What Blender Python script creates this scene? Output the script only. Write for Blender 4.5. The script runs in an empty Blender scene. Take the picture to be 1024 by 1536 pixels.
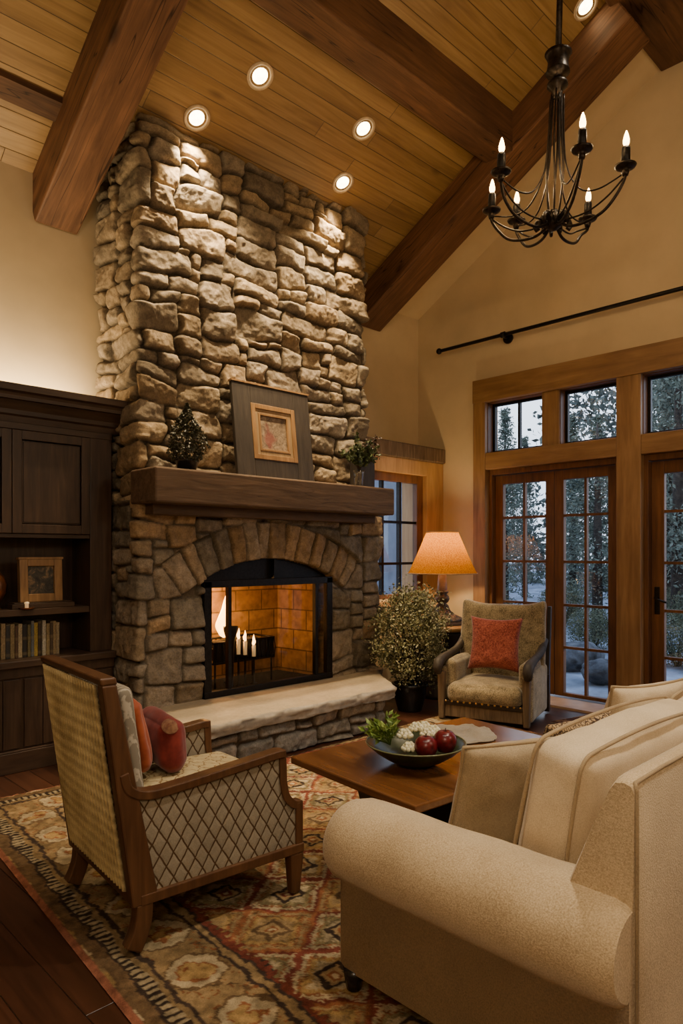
import bpy, math, random
import numpy as np
from mathutils import Vector, Matrix
random.seed(7)
C = bpy.context.scene.collection
PI = math.pi
def R(d): return math.radians(d)

# ------------------------------------------------------------------ noise
def _h(ix, iy, iz, seed):
    n = (ix.astype(np.int64) * 73856093) ^ (iy.astype(np.int64) * 19349663) ^ (iz.astype(np.int64) * 83492791) ^ (seed * 2654435761)
    n = (n ^ (n >> 13)) * 1274126177
    n = n & 0x7fffffff
    n = (n ^ (n >> 16)) & 0xffff
    return n / 65535.0
def vnoise(x, y, z=0.0, seed=1):
    x = np.asarray(x, float); y = np.asarray(y, float); z = np.zeros_like(x) + z
    ix, iy, iz = np.floor(x), np.floor(y), np.floor(z)
    fx, fy, fz = x - ix, y - iy, z - iz
    fx, fy, fz = fx*fx*(3-2*fx), fy*fy*(3-2*fy), fz*fz*(3-2*fz)
    r = 0
    for a in (0, 1):
        for b in (0, 1):
            for c in (0, 1):
                w = (fx if a else 1-fx) * (fy if b else 1-fy) * (fz if c else 1-fz)
                r = r + w * _h(ix+a, iy+b, iz+c, seed)
    return r * 2 - 1
def fbm(x, y, z=0.0, seed=1, octv=4):
    r, a, f = 0, 1.0, 1.0
    for k in range(octv):
        r = r + a * vnoise(np.asarray(x)*f, np.asarray(y)*f, np.asarray(z)*f, seed + k*17)
        a *= .5; f *= 2.03
    return r

# ------------------------------------------------------------------ materials
def new_mat(name):
    m = bpy.data.materials.new(name); m.use_nodes = True
    nt = m.node_tree; nt.nodes.clear()
    out = nt.nodes.new('ShaderNodeOutputMaterial')
    b = nt.nodes.new('ShaderNodeBsdfPrincipled')
    nt.links.new(b.outputs[0], out.inputs[0])
    return m, nt, b, out
def N(nt, t, **kw):
    n = nt.nodes.new(t)
    for k, v in kw.items():
        if k in n.inputs.keys() if not hasattr(n, k) else False: n.inputs[k].default_value = v
        elif hasattr(n, k): setattr(n, k, v)
        else: n.inputs[k].default_value = v
    return n
def L(nt, a, b): nt.links.new(a, b)
def ramp(nt, fac, stops):
    r = nt.nodes.new('ShaderNodeValToRGB')
    e = r.color_ramp.elements
    while len(e) < len(stops): e.new(.5)
    for i, (p, c) in enumerate(stops):
        e[i].position = p; e[i].color = (c[0], c[1], c[2], 1)
    L(nt, fac, r.inputs[0]); return r
def coords(nt, scale=(1,1,1), rot=(0,0,0)):
    t = nt.nodes.new('ShaderNodeTexCoord'); mp = nt.nodes.new('ShaderNodeMapping')
    mp.inputs['Scale'].default_value = scale; mp.inputs['Rotation'].default_value = rot
    L(nt, t.outputs['Object'], mp.inputs[0]); return mp.outputs[0]
def noise(nt, vec, scale=5, detail=4, rough=.55, dist=0):
    n = nt.nodes.new('ShaderNodeTexNoise')
    n.inputs['Scale'].default_value = scale; n.inputs['Detail'].default_value = detail
    n.inputs['Roughness'].default_value = rough; n.inputs['Distortion'].default_value = dist
    L(nt, vec, n.inputs['Vector']); return n
def bump(nt, h, strength=.3, dist=.01, bsdf=None, prev=None):
    b = nt.nodes.new('ShaderNodeBump'); b.inputs['Strength'].default_value = strength; b.inputs['Distance'].default_value = dist
    L(nt, h, b.inputs['Height'])
    if prev is not None: L(nt, prev, b.inputs['Normal'])
    if bsdf is not None: L(nt, b.outputs[0], bsdf.inputs['Normal'])
    return b.outputs[0]
def math_(nt, op, a, b=None):
    n = nt.nodes.new('ShaderNodeMath'); n.operation = op
    for i, v in enumerate((a, b)):
        if v is None: continue
        if isinstance(v, (int, float)): n.inputs[i].default_value = v
        else: L(nt, v, n.inputs[i])
    return n.outputs[0]
def mixc(nt, fac, a, b, mode='MIX'):
    n = nt.nodes.new('ShaderNodeMix'); n.data_type = 'RGBA'; n.blend_type = mode
    if isinstance(fac, (int, float)): n.inputs[0].default_value = fac
    else: L(nt, fac, n.inputs[0])
    for i, v in ((6, a), (7, b)):
        if isinstance(v, tuple): n.inputs[i].default_value = (*v, 1)
        else: L(nt, v, n.inputs[i])
    return n.outputs[2]

def plain(name, col, rough=.6, metal=0, spec=.5, var=.12, nscale=30, bmp=.1, bdist=.003, emit=None, es=0):
    m, nt, b, o = new_mat(name)
    v = coords(nt); n = noise(nt, v, nscale, 5)
    dk = tuple(max(0, c*(1-var*2)) for c in col); lt = tuple(min(1, c*(1+var)) for c in col)
    r = ramp(nt, n.outputs['Fac'], [(.3, dk), (.7, lt)])
    L(nt, r.outputs[0], b.inputs['Base Color'])
    b.inputs['Roughness'].default_value = rough; b.inputs['Metallic'].default_value = metal
    b.inputs['Specular IOR Level'].default_value = spec
    if bmp: bump(nt, n.outputs['Fac'], bmp, bdist, b)
    if emit: b.inputs['Emission Color'].default_value = (*emit, 1); b.inputs['Emission Strength'].default_value = es
    return m
def wood(name, dark, light, axis=0, rough=.45, stretch=14, scale=3.0, spec=.4, bmp=.25, cracks=0.0):
    m, nt, b, o = new_mat(name)
    sc = [stretch]*3; sc[axis] = 1.0
    v = coords(nt, tuple(sc))
    n = noise(nt, v, scale, 6, .6, .6)
    v2 = coords(nt); n2 = noise(nt, v2, 1.7, 3)
    n3 = noise(nt, coords(nt, tuple(s*3 for s in sc)), scale, 4)
    f = math_(nt, 'ADD', math_(nt, 'MULTIPLY', n.outputs['Fac'], .6), math_(nt, 'MULTIPLY', n2.outputs['Fac'], .35))
    f = math_(nt, 'ADD', f, math_(nt, 'MULTIPLY', n3.outputs['Fac'], .15))
    r = ramp(nt, f, [(.36, dark), (.56, tuple((a+c)/2 for a, c in zip(dark, light))), (.72, light)])
    col = r.outputs[0]
    if cracks:
        vv = coords(nt, tuple(7.0 if i != axis else .35 for i in range(3)))
        nc = noise(nt, vv, 1.4, 2)
        d = math_(nt, 'ABSOLUTE', math_(nt, 'SUBTRACT', nc.outputs['Fac'], .5))
        k = ramp(nt, d, [(0, (1,1,1)), (.007, (0,0,0))])
        col = mixc(nt, math_(nt, 'MULTIPLY', k.outputs[0], cracks), col, tuple(c*.2 for c in dark))
        kn = nt.nodes.new('ShaderNodeTexVoronoi'); kn.inputs['Scale'].default_value = 1.9
        L(nt, coords(nt, tuple(1.6 if i != axis else .8 for i in range(3))), kn.inputs['Vector'])
        kr = ramp(nt, kn.outputs['Distance'], [(.04, (1,1,1)), (.13, (0,0,0))])
        col = mixc(nt, math_(nt, 'MULTIPLY', kr.outputs[0], .8), col, tuple(c*.35 for c in dark))
    L(nt, col, b.inputs['Base Color'])
    b.inputs['Roughness'].default_value = rough; b.inputs['Specular IOR Level'].default_value = spec
    bump(nt, n.outputs['Fac'], bmp, .004, b)
    return m
def planks(name, cols, across=1, along=0, width=.13, length=2.2, rough=.4, spec=.4, groove=.05, slope=1.0):
    m, nt, b, o = new_mat(name)
    t = nt.nodes.new('ShaderNodeTexCoord'); s = nt.nodes.new('ShaderNodeSeparateXYZ'); L(nt, t.outputs['Object'], s.inputs[0])
    a = math_(nt, 'DIVIDE', s.outputs[across], width)
    row = math_(nt, 'FLOOR', a); fr = math_(nt, 'FRACT', a)
    wn = nt.nodes.new('ShaderNodeTexWhiteNoise'); wn.noise_dimensions = '1D'; L(nt, row, wn.inputs['W'])
    l = math_(nt, 'ADD', math_(nt, 'DIVIDE', s.outputs[along], length), math_(nt, 'MULTIPLY', wn.outputs['Value'], 7.3))
    col_i = math_(nt, 'FLOOR', l); lf = math_(nt, 'FRACT', l)
    wn2 = nt.nodes.new('ShaderNodeTexWhiteNoise'); wn2.noise_dimensions = '2D'
    cb = nt.nodes.new('ShaderNodeCombineXYZ'); L(nt, row, cb.inputs[0]); L(nt, col_i, cb.inputs[1]); L(nt, cb.outputs[0], wn2.inputs['Vector'])
    # grain, shifted per board
    mp = nt.nodes.new('ShaderNodeMapping'); sc = [16, 16, 16]; sc[along] = 1.0; mp.inputs['Scale'].default_value = sc
    L(nt, t.outputs['Object'], mp.inputs[0])
    va = nt.nodes.new('ShaderNodeVectorMath'); va.operation = 'ADD'; L(nt, mp.outputs[0], va.inputs[0])
    sv = nt.nodes.new('ShaderNodeVectorMath'); sv.operation = 'SCALE'; L(nt, wn2.outputs['Color'], sv.inputs[0]); sv.inputs['Scale'].default_value = 40
    L(nt, sv.outputs[0], va.inputs[1])
    n = noise(nt, va.outputs[0], 1.6, 6, .6, .9)
    f = math_(nt, 'ADD', math_(nt, 'MULTIPLY', n.outputs['Fac'], .80), math_(nt, 'MULTIPLY', wn2.outputs['Value'], .26))
    r = ramp(nt, f, [(.22, cols[0]), (.5, cols[1]), (.78, cols[2])])
    # knots
    kn = nt.nodes.new('ShaderNodeTexVoronoi'); kn.inputs['Scale'].default_value = 1.5
    mp2 = nt.nodes.new('ShaderNodeMapping'); sc2 = [2.4]*3; sc2[along] = .9; mp2.inputs['Scale'].default_value = sc2; L(nt, t.outputs['Object'], mp2.inputs[0]); L(nt, mp2.outputs[0], kn.inputs['Vector'])
    kr = ramp(nt, kn.outputs['Distance'], [(.03, (1,1,1)), (.11, (0,0,0))])
    col = mixc(nt, math_(nt, 'MULTIPLY', kr.outputs[0], .6), r.outputs[0], tuple(c*.5 for c in cols[0]))
    e = math_(nt, 'MINIMUM', fr, math_(nt, 'SUBTRACT', 1.0, fr))
    e2 = math_(nt, 'MULTIPLY', math_(nt, 'MINIMUM', lf, math_(nt, 'SUBTRACT', 1.0, lf)), length/width)
    g = math_(nt, 'MINIMUM', e, e2)
    gr = ramp(nt, g, [(0, (0,0,0)), (groove, (1,1,1))])
    col = mixc(nt, gr.outputs[0], tuple(c*.25 for c in cols[0]), col)
    L(nt, col, b.inputs['Base Color'])
    b.inputs['Roughness'].default_value = rough; b.inputs['Specular IOR Level'].default_value = spec
    nb = bump(nt, gr.outputs[0], .5, .006)
    bump(nt, n.outputs['Fac'], .1, .003, b, nb)
    return m
def fabric(name, c1, c2, weave=420, rough=.95, bmp=.35, mott=6, sheen=.2, mix=.5):
    m, nt, b, o = new_mat(name)
    v = coords(nt)
    n = noise(nt, v, weave, 2, .6); n2 = noise(nt, v, mott, 4)
    f = math_(nt, 'ADD', math_(nt, 'MULTIPLY', n.outputs['Fac'], mix), math_(nt, 'MULTIPLY', n2.outputs['Fac'], 1-mix))
    r = ramp(nt, f, [(.36, c1), (.64, c2)])
    L(nt, r.outputs[0], b.inputs['Base Color']); b.inputs['Roughness'].default_value = rough
    b.inputs['Specular IOR Level'].default_value = .15; b.inputs['Sheen Weight'].default_value = sheen
    bump(nt, n.outputs['Fac'], bmp, .002, b)
    return m
def attr_mat(name, rough=.9, nscale=70, amt=.35, bmp=.4, bdist=.004, spec=.25, n2s=9):
    m, nt, b, o = new_mat(name)
    a = nt.nodes.new('ShaderNodeVertexColor'); a.layer_name = 'Col'
    v = coords(nt); n = noise(nt, v, nscale, 6, .65); n2 = noise(nt, v, n2s, 5, .6)
    f = math_(nt, 'ADD', math_(nt, 'MULTIPLY', n.outputs['Fac'], .5), math_(nt, 'MULTIPLY', n2.outputs['Fac'], .5))
    r = ramp(nt, f, [(.3, (1-amt*1.3,)*3), (.7, (1+amt*.4,)*3)])
    col = mixc(nt, 1.0, a.outputs[0], r.outputs[0], 'MULTIPLY')
    L(nt, col, b.inputs['Base Color']); b.inputs['Roughness'].default_value = rough; b.inputs['Specular IOR Level'].default_value = spec
    bump(nt, f, bmp, bdist, b)
    return m
def emit_mat(name, col, s):
    m, nt, b, o = new_mat(name)
    b.inputs['Base Color'].default_value = (*col, 1); b.inputs['Emission Color'].default_value = (*col, 1)
    v = coords(nt); n = noise(nt, v, 20, 2); 
    L(nt, math_(nt, 'MULTIPLY', math_(nt, 'ADD', n.outputs['Fac'], .5), s), b.inputs['Emission Strength'])
    return m
def glass_mat(name, tint=(1,1,1), refl=.07, rough=.0):
    m, nt, b, o = new_mat(name); nt.nodes.remove(b)
    t = nt.nodes.new('ShaderNodeBsdfTransparent'); t.inputs[0].default_value = (*tint, 1)
    g = nt.nodes.new('ShaderNodeBsdfGlossy'); g.inputs['Roughness'].default_value = rough
    lw = nt.nodes.new('ShaderNodeLayerWeight'); lw.inputs[0].default_value = .12
    mx = nt.nodes.new('ShaderNodeMixShader')
    L(nt, math_(nt, 'ADD', math_(nt, 'MULTIPLY', lw.outputs['Fresnel'], .6), refl*.4), mx.inputs[0])
    L(nt, t.outputs[0], mx.inputs[1]); L(nt, g.outputs[0], mx.inputs[2]); L(nt, mx.outputs[0], o.inputs[0])
    return m

M = {}
M['plaster'] = plain('plaster', (.60, .475, .295), .9, var=.05, nscale=3, bmp=.08, bdist=.004, spec=.2)
M['ceil'] = planks('ceiling_planks', [(.13, .072, .024), (.25, .150, .054), (.36, .230, .092)], 1, 0, .105, 3.6, .42, .4, .03)
M['floor'] = planks('floor_planks', [(.020, .008, .004), (.050, .018, .009), (.085, .032, .016)], 0, 1, .14, 1.5, .32, .5, .02)
M['beam_x'] = wood('beam_wood_x', (.050, .023, .011), (.17, .084, .040), 0, .6, 11, 2.2, .3, .5, .9)
M['beam_y'] = wood('beam_wood_y', (.060, .026, .012), (.215, .104, .050), 1, .6, 11, 2.2, .3, .5, .9)
M['mantel'] = wood('mantel_wood', (.050, .030, .018), (.155, .098, .060), 0, .7, 10, 2.5, .25, .7, .5)
M['trim_y'] = wood('door_timber_y', (.15, .075, .028), (.36, .205, .088), 1, .5, 10, 1.6, .35, .2)
M['trim_z'] = wood('door_timber_z', (.15, .075, .028), (.36, .205, .088), 2, .5, 10, 1.6, .35, .2)
M['leaf_wood'] = wood('door_leaf_wood', (.060, .024, .009), (.20, .085, .030), 2, .5, 10, 2, .35, .2)
M['case_wood'] = wood('window_casing_wood', (.28, .15, .06), (.52, .31, .14), 2, .55, 10, 1.8, .3, .2)
M['lintel'] = wood('lintel_wood', (.050, .030, .017), (.20, .135, .085), 2, .85, 9, 4, .2, .9, .3)
M['cab'] = wood('cabinet_wood', (.020, .011, .007), (.078, .044, .026), 2, .42, 12, 2.4, .4, .15)
M['cab_x'] = wood('cabinet_wood_x', (.020, .011, .007), (.074, .042, .025), 0, .42, 12, 2.4, .4, .15)
M['table'] = wood('table_wood', (.075, .026, .008), (.23, .095, .030), 1, .22, 8, 1.8, .5, .06)
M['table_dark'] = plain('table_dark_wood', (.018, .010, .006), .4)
M['chair_wood'] = wood('chair_wood', (.040, .016, .007), (.13, .058, .024), 2, .38, 10, 3, .45, .1)
M['rustic'] = wood('rustic_chair_wood', (.055, .034, .019), (.21, .145, .085), 2, .7, 9, 4, .25, .5)
M['iron'] = plain('black_iron', (.014, .012, .011), .45, .6, var=.3, nscale=60, bmp=.3)
M['bronze'] = plain('chandelier_bronze', (.035, .026, .019), .38, .8, var=.35, nscale=50, bmp=.3)
M['stone'] = attr_mat('fieldstone', .95, 95, .50, .85, .010, .2, 16)
M['slab'] = attr_mat('hearth_slab_stone', .85, 40, .25, .3, .004)
M['sofa'] = fabric('sofa_weave', (.38, .275, .150), (.66, .52, .325), 260, .95, .7, 4, .25, .6)
M['sofa_light'] = fabric('sofa_cushion_linen', (.50, .39, .245), (.74, .61, .42), 330, .95, .4, 5, .25)
M['linen'] = fabric('pillow_linen', (.27, .205, .12), (.47, .37, .235), 300, .95, .5, 5, .2)
M['piping'] = fabric('piping', (.28, .20, .11), (.42, .32, .19), 300)
M['red'] = fabric('red_weave', (.12, .020, .015), (.32, .085, .058), 90, .9, .8, 6, .2, .75)
M['rust'] = fabric('rust_silk', (.22, .040, .015), (.36, .085, .032), 20, .55, .2, 5)
M['crimson'] = fabric('crimson_silk', (.10, .010, .009), (.21, .030, .022), 25, .45, .25, 7)
M['velvet'] = fabric('olive_velvet', (.075, .056, .028), (.34, .265, .15), 120, .8, .6, 14, .35, .6)
M['rope'] = None
M['black'] = plain('black_glaze', (.012, .011, .010), .25)
M['bulb'] = emit_mat('bulb_glow', (1, .60, .22), 15)
M['down'] = emit_mat('downlight_glow', (1, .78, .44), 14)
M['flame'] = emit_mat('flame_glow', (1, .52, .13), 9)
M['glass'] = glass_mat('window_glass', (.92, .95, .97), .07)
M['fglass'] = glass_mat('fire_glass', (.9, .88, .84), .02)
M['clear'] = glass_mat('clear_glass', (.93, .95, .93), .35, .02)
M['white_wax'] = plain('candle_wax', (.80, .68, .48), .5, var=.05, emit=(1,.6,.25), es=.25)
M['brass'] = plain('brass_nails', (.75, .50, .20), .28, 1.0, var=.1)
M['copper'] = plain('copper', (.32, .12, .045), .35, .9, var=.3, nscale=12)
M['rock'] = plain('grey_rock', (.085, .09, .10), .9, var=.45, nscale=7, bmp=.8, bdist=.03)
M['snow'] = plain('frosted_ground', (.24, .275, .33), .9, var=.35, nscale=2.2, bmp=.6, bdist=.05)
M['outwall'] = plain('garden_wall_plaster', (.20, .225, .27), .9, var=.1, nscale=4)
M['bark'] = plain('tree_bark', (.045, .036, .028), .95, var=.4, nscale=18, bmp=.8, bdist=.02)
M['greymat'] = fabric('grey_linen_cloth', (.20, .165, .12), (.36, .31, .24), 260)

def leaf_mat(name, cols, rough=.6, sc=25):
    m, nt, b, o = new_mat(name)
    n = noise(nt, coords(nt), sc, 3)
    r = ramp(nt, n.outputs['Fac'], [(.34, cols[0]), (.5, cols[1]), (.68, cols[2])])
    L(nt, r.outputs[0], b.inputs['Base Color']); b.inputs['Roughness'].default_value = rough
    b.inputs['Specular IOR Level'].default_value = .35
    return m
M['leaf_pine'] = leaf_mat('pine_foliage', [(.065, .085, .068), (.125, .150, .115), (.20, .225, .17)], .7, 3)
M['leaf_far'] = leaf_mat('far_foliage', [(.055, .072, .066), (.095, .115, .098), (.15, .165, .135)], .8, 1.2)  # dusk haze put into the far leaf colour
M['leaf_bush'] = leaf_mat('bush_foliage', [(.045, .060, .035), (.095, .110, .062), (.17, .17, .10)], .7, 4)
M['leaf_plant'] = leaf_mat('plant_foliage', [(.060, .066, .024), (.17, .165, .070), (.46, .43, .28)], .5, 38)
M['leaf_topiary'] = leaf_mat('topiary_foliage', [(.012, .013, .006), (.035, .034, .015), (.12, .105, .055)], .45, 60)
M['leaf_fern'] = leaf_mat('fern_foliage', [(.018, .028, .010), (.050, .070, .022), (.13, .15, .05)], .5, 40)
M['leaf_red'] = leaf_mat('dry_foliage', [(.02, .012, .008), (.055, .032, .018), (.11, .06, .03)], .5, 40)
M['leaf_herb'] = leaf_mat('herb_foliage', [(.06, .11, .018), (.16, .25, .045), (.36, .44, .12)], .45, 30)
M['petal'] = leaf_mat('cream_petals', [(.42, .38, .20), (.68, .62, .42), (.84, .80, .62)], .6, 60)

# ------------------------------------------------------------------ mesh builder
class MB:
    def __init__(s): s.v = []; s.f = []; s.m = []; s.sm = []; s.cur = 0; s.smooth = False
    def add(s, vs, fs, smooth=None):
        b = len(s.v); s.v += [tuple(v) for v in vs]
        for f in fs:
            s.f.append(tuple(b+i for i in f)); s.m.append(s.cur); s.sm.append(s.smooth if smooth is None else smooth)
        return s
    def box(s, lo, hi):
        (a, b, c), (d, e, f) = lo, hi
        vs = [(a,b,c),(d,b,c),(d,e,c),(a,e,c),(a,b,f),(d,b,f),(d,e,f),(a,e,f)]
        return s.add(vs, [(0,3,2,1),(4,5,6,7),(0,1,5,4),(1,2,6,5),(2,3,7,6),(3,0,4,7)], False)
    def hexa(s, vs):
        return s.add(vs, [(0,3,2,1),(4,5,6,7),(0,1,5,4),(1,2,6,5),(2,3,7,6),(3,0,4,7)], False)
    def tube(s, pts, r, n=10, caps=True, flat=1.0):
        pts = [Vector(p) for p in pts]; k = len(pts)
        rs = r if isinstance(r, (list, tuple)) else [r]*k
        vs = []; ref = None
        for i, p in enumerate(pts):
            t = (pts[min(i+1, k-1)] - pts[max(i-1, 0)]).normalized()
            if ref is None:
                ref = Vector((0,0,1)) if abs(t.z) < .9 else Vector((1,0,0))
            a = (ref - t*ref.dot(t)).normalized(); ref = a; b = t.cross(a)
            for j in range(n):
                q = 2*PI*j/n
                vs.append(p + (a*math.cos(q)*flat + b*math.sin(q))*rs[i])
        fs = [(i*n+j, i*n+(j+1)%n, (i+1)*n+(j+1)%n, (i+1)*n+j) for i in range(k-1) for j in range(n)]
        s.add(vs, fs, True)
        if caps:
            b = len(s.v) - len(vs)
            s.f.append(tuple(b+j for j in reversed(range(n)))); s.m.append(s.cur); s.sm.append(False)
            s.f.append(tuple(b+(k-1)*n+j for j in range(n))); s.m.append(s.cur); s.sm.append(False)
        return s
    def lathe(s, prof, c=(0,0,0), n=32, smooth=True, sq=None):
        vs = []
        for (r, z) in prof:
            for j in range(n):
                q = 2*PI*j/n
                k = 1.0
                if sq: k = 1/ (abs(math.cos(q))**sq + abs(math.sin(q))**sq)**(1/sq)
                vs.append((c[0]+r*k*math.cos(q), c[1]+r*k*math.sin(q), c[2]+z))
        fs = [(i*n+j, i*n+(j+1)%n, (i+1)*n+(j+1)%n, (i+1)*n+j) for i in range(len(prof)-1) for j in range(n)]
        return s.add(vs, fs, smooth)
    def prism(s, poly, ax, a, b, smooth=False):
        def P(p, d):
            if ax == 0: return (d, p[0], p[1])
            if ax == 1: return (p[0], d, p[1])
            return (p[0], p[1], d)
        n = len(poly)
        vs = [P(p, a) for p in poly] + [P(p, b) for p in poly]
        fs = [(i, (i+1)%n, n+(i+1)%n, n+i) for i in range(n)] + [tuple(reversed(range(n))), tuple(range(n, 2*n))]
        return s.add(vs, fs, smooth)
    def ell(s, c, r, n=16, m=10, nz=0, seed=0):
        vs = []; rr = r if isinstance(r, (tuple, list)) else (r, r, r)
        for i in range(m+1):
            th = PI*i/m
            for j in range(n):
                q = 2*PI*j/n
                d = (math.sin(th)*math.cos(q), math.sin(th)*math.sin(q), math.cos(th))
                k = 1 + (nz*float(fbm(d[0]*2, d[1]*2, d[2]*2, seed, 2)) if nz else 0)
                vs.append((c[0]+rr[0]*d[0]*k, c[1]+rr[1]*d[1]*k, c[2]+rr[2]*d[2]*k))
        fs = [(i*n+j, (i+1)*n+j, (i+1)*n+(j+1)%n, i*n+(j+1)%n) for i in range(m) for j in range(n)]
        return s.add(vs, fs, True)
    def build(s, name, mat, parent=None, bevel=0, seg=2, subsurf=0, loc=None):
        me = bpy.data.meshes.new(name); me.from_pydata(s.v, [], s.f)
        mats = mat if isinstance(mat, (list, tuple)) else [mat]
        for m in mats: me.materials.append(m)
        me.polygons.foreach_set('material_index', s.m); me.polygons.foreach_set('use_smooth', s.sm)
        me.validate(); me.update()
        o = bpy.data.objects.new(name, me); C.objects.link(o)
        if parent: o.parent = parent
        if loc: o.location = loc
        if bevel:
            b = o.modifiers.new('b', 'BEVEL'); b.width = bevel; b.segments = seg; b.limit_method = 'ANGLE'; b.angle_limit = R(40)
        if subsurf:
            b = o.modifiers.new('s', 'SUBSURF'); b.levels = subsurf; b.render_levels = subsurf
        return o
def np_mesh(name, V, F, mat, parent=None, smooth=True, col=None):
    me = bpy.data.meshes.new(name)
    V = np.asarray(V, np.float32); F = np.asarray(F, np.int32); k = F.shape[1]
    me.vertices.add(len(V)); me.vertices.foreach_set('co', V.ravel())
    me.loops.add(F.size); me.loops.foreach_set('vertex_index', F.ravel())
    me.polygons.add(len(F)); me.polygons.foreach_set('loop_start', np.arange(len(F), dtype=np.int32)*k)
    me.polygons.foreach_set('loop_total', np.full(len(F), k, np.int32)) if False else None
    me.update(calc_edges=True)
    me.polygons.foreach_set('use_smooth', np.full(len(F), smooth))
    me.materials.append(mat)
    if col is not None:
        a = me.color_attributes.new('Col', 'FLOAT_COLOR', 'POINT')
        cc = np.ones((len(V), 4), np.float32); cc[:, :3] = col
        a.data.foreach_set('color', cc.ravel())
    me.validate(); me.update()
    o = bpy.data.objects.new(name, me); C.objects.link(o)
    if parent: o.parent = parent
    return o
def empty(name, loc=(0,0,0), rz=0, label=None, cat=None, group=None, kind=None):
    o = bpy.data.objects.new(name, None); C.objects.link(o); o.empty_display_size = .1
    o.location = loc; o.rotation_euler = (0,0,rz)
    return tag(o, label, cat, group, kind)
def tag(o, label=None, cat=None, group=None, kind=None):
    if label: o['label'] = label
    if cat: o['category'] = cat
    if group: o['group'] = group
    if kind: o['kind'] = kind
    return o
def struct(o, label=None, cat=None): return tag(o, label, cat, None, 'structure')
def copy_tree(o, parent=None):
    c = o.copy(); C.objects.link(c); c.parent = parent
    for ch in list(o.children): copy_tree(ch, c)
    return c

# soft rounded box / pillow
def soft_box(half, r=.04, bulge=(0,0,0), nz=0, nsc=6, seed=1, n=22):
    hx, hy, hz = half
    t = np.linspace(-1, 1, n+1); t = np.sign(t)*np.abs(t)**.7
    V = []; F = []; base = 0
    for ax in range(3):
        for sg in (-1, 1):
            a, b = np.meshgrid(t, t, indexing='ij')
            q = np.zeros((n+1, n+1, 3)); o1, o2 = [(1,2),(2,0),(0,1)][ax]
            q[..., ax] = sg; q[..., o1] = a; q[..., o2] = b
            V.append(q.reshape(-1, 3))
            ii = np.arange(n*(n+1)).reshape(n, n+1)[:, :-1].ravel()
            f = np.stack([ii, ii+n+1, ii+n+2, ii+1], 1) if sg > 0 else np.stack([ii, ii+1, ii+n+2, ii+n+1], 1)
            F.append(f + base); base += (n+1)**2
    q = np.concatenate(V); F = np.concatenate(F)
    H = np.array(half); p = q*H
    inner = np.clip(p, -(H-r), H-r); d = p-inner
    ln = np.linalg.norm(d, axis=1, keepdims=True); ln[ln == 0] = 1
    out = inner + d/ln*r
    nrm = d/ln
    for ax in range(3):
        if bulge[ax]:
            o1, o2 = [(1,2),(2,0),(0,1)][ax]
            w = (1-q[:, o1]**2)*(1-q[:, o2]**2)
            out[:, ax] += np.sign(q[:, ax])*(np.abs(q[:, ax]) > .5)*bulge[ax]*w
    if nz:
        k = fbm(out[:,0]*nsc, out[:,1]*nsc, out[:,2]*nsc, seed, 3)
        out = out + nrm*(k*nz)[:, None]
    # weld duplicates
    key = np.round(q*10000).astype(np.int64)
    _, idx, inv = np.unique(key, axis=0, return_index=True, return_inverse=True)
    inv = inv.ravel()
    return out[idx], inv[F]
def pillow(w, h, t, n=30, pinch=.10, nz=.012, seed=1):
    """square knife-edge pillow in XZ plane, thickness along Y"""
    u = np.linspace(-1, 1, n+1)
    a, b = np.meshgrid(u, u, indexing='ij')
    px = a*w/2*(1-pinch*(1-b**2)*np.abs(a)**3); pz = b*h/2*(1-pinch*(1-a**2)*np.abs(b)**3)
    th = t/2*((1-a**2)*(1-b**2))**.42
    k = fbm(px*9+seed, pz*9, seed*1.7, seed, 3)
    k2 = fbm(px*9+seed+40, pz*9, seed*1.7, seed, 3)
    rad = np.maximum(np.abs(a), np.abs(b))
    V1 = np.stack([px, th + nz*k*(1-rad**6), pz], -1).reshape(-1, 3)
    V2 = np.stack([px, -th + nz*k2*(1-rad**6), pz], -1).reshape(-1, 3)
    ii = np.arange(n*(n+1)).reshape(n, n+1)[:, :-1].ravel()
    f = np.stack([ii, ii+1, ii+n+2, ii+n+1], 1)
    f2 = np.stack([ii, ii+n+1, ii+n+2, ii+1], 1) + (n+1)**2
    V = np.concatenate([V1, V2]); F = np.concatenate([f, f2])
    edge = (rad.ravel() > .9999); m = np.arange(len(V)); m[(n+1)**2:][edge] = np.arange((n+1)**2)[edge]
    rim = [(px[i, 0], 0, pz[i, 0]) for i in range(n)] + [(px[n, j], 0, pz[n, j]) for j in range(n)] + [(px[i, n], 0, pz[i, n]) for i in range(n, 0, -1)] + [(px[0, j], 0, pz[0, j]) for j in range(n, -1, -1)]
    return V, m[F], rim
def smooth3(pts, n=6):
    P = [Vector(p) for p in pts]; out = []
    for i in range(len(P)-1):
        p0, p1, p2, p3 = P[max(i-1, 0)], P[i], P[i+1], P[min(i+2, len(P)-1)]
        for k in range(n):
            t = k/n; out.append(.5*((2*p1)+(p2-p0)*t+(2*p0-5*p1+4*p2-p3)*t*t+(3*p1-p0-3*p2+p3)*t**3))
    return out+[P[-1]]
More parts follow.
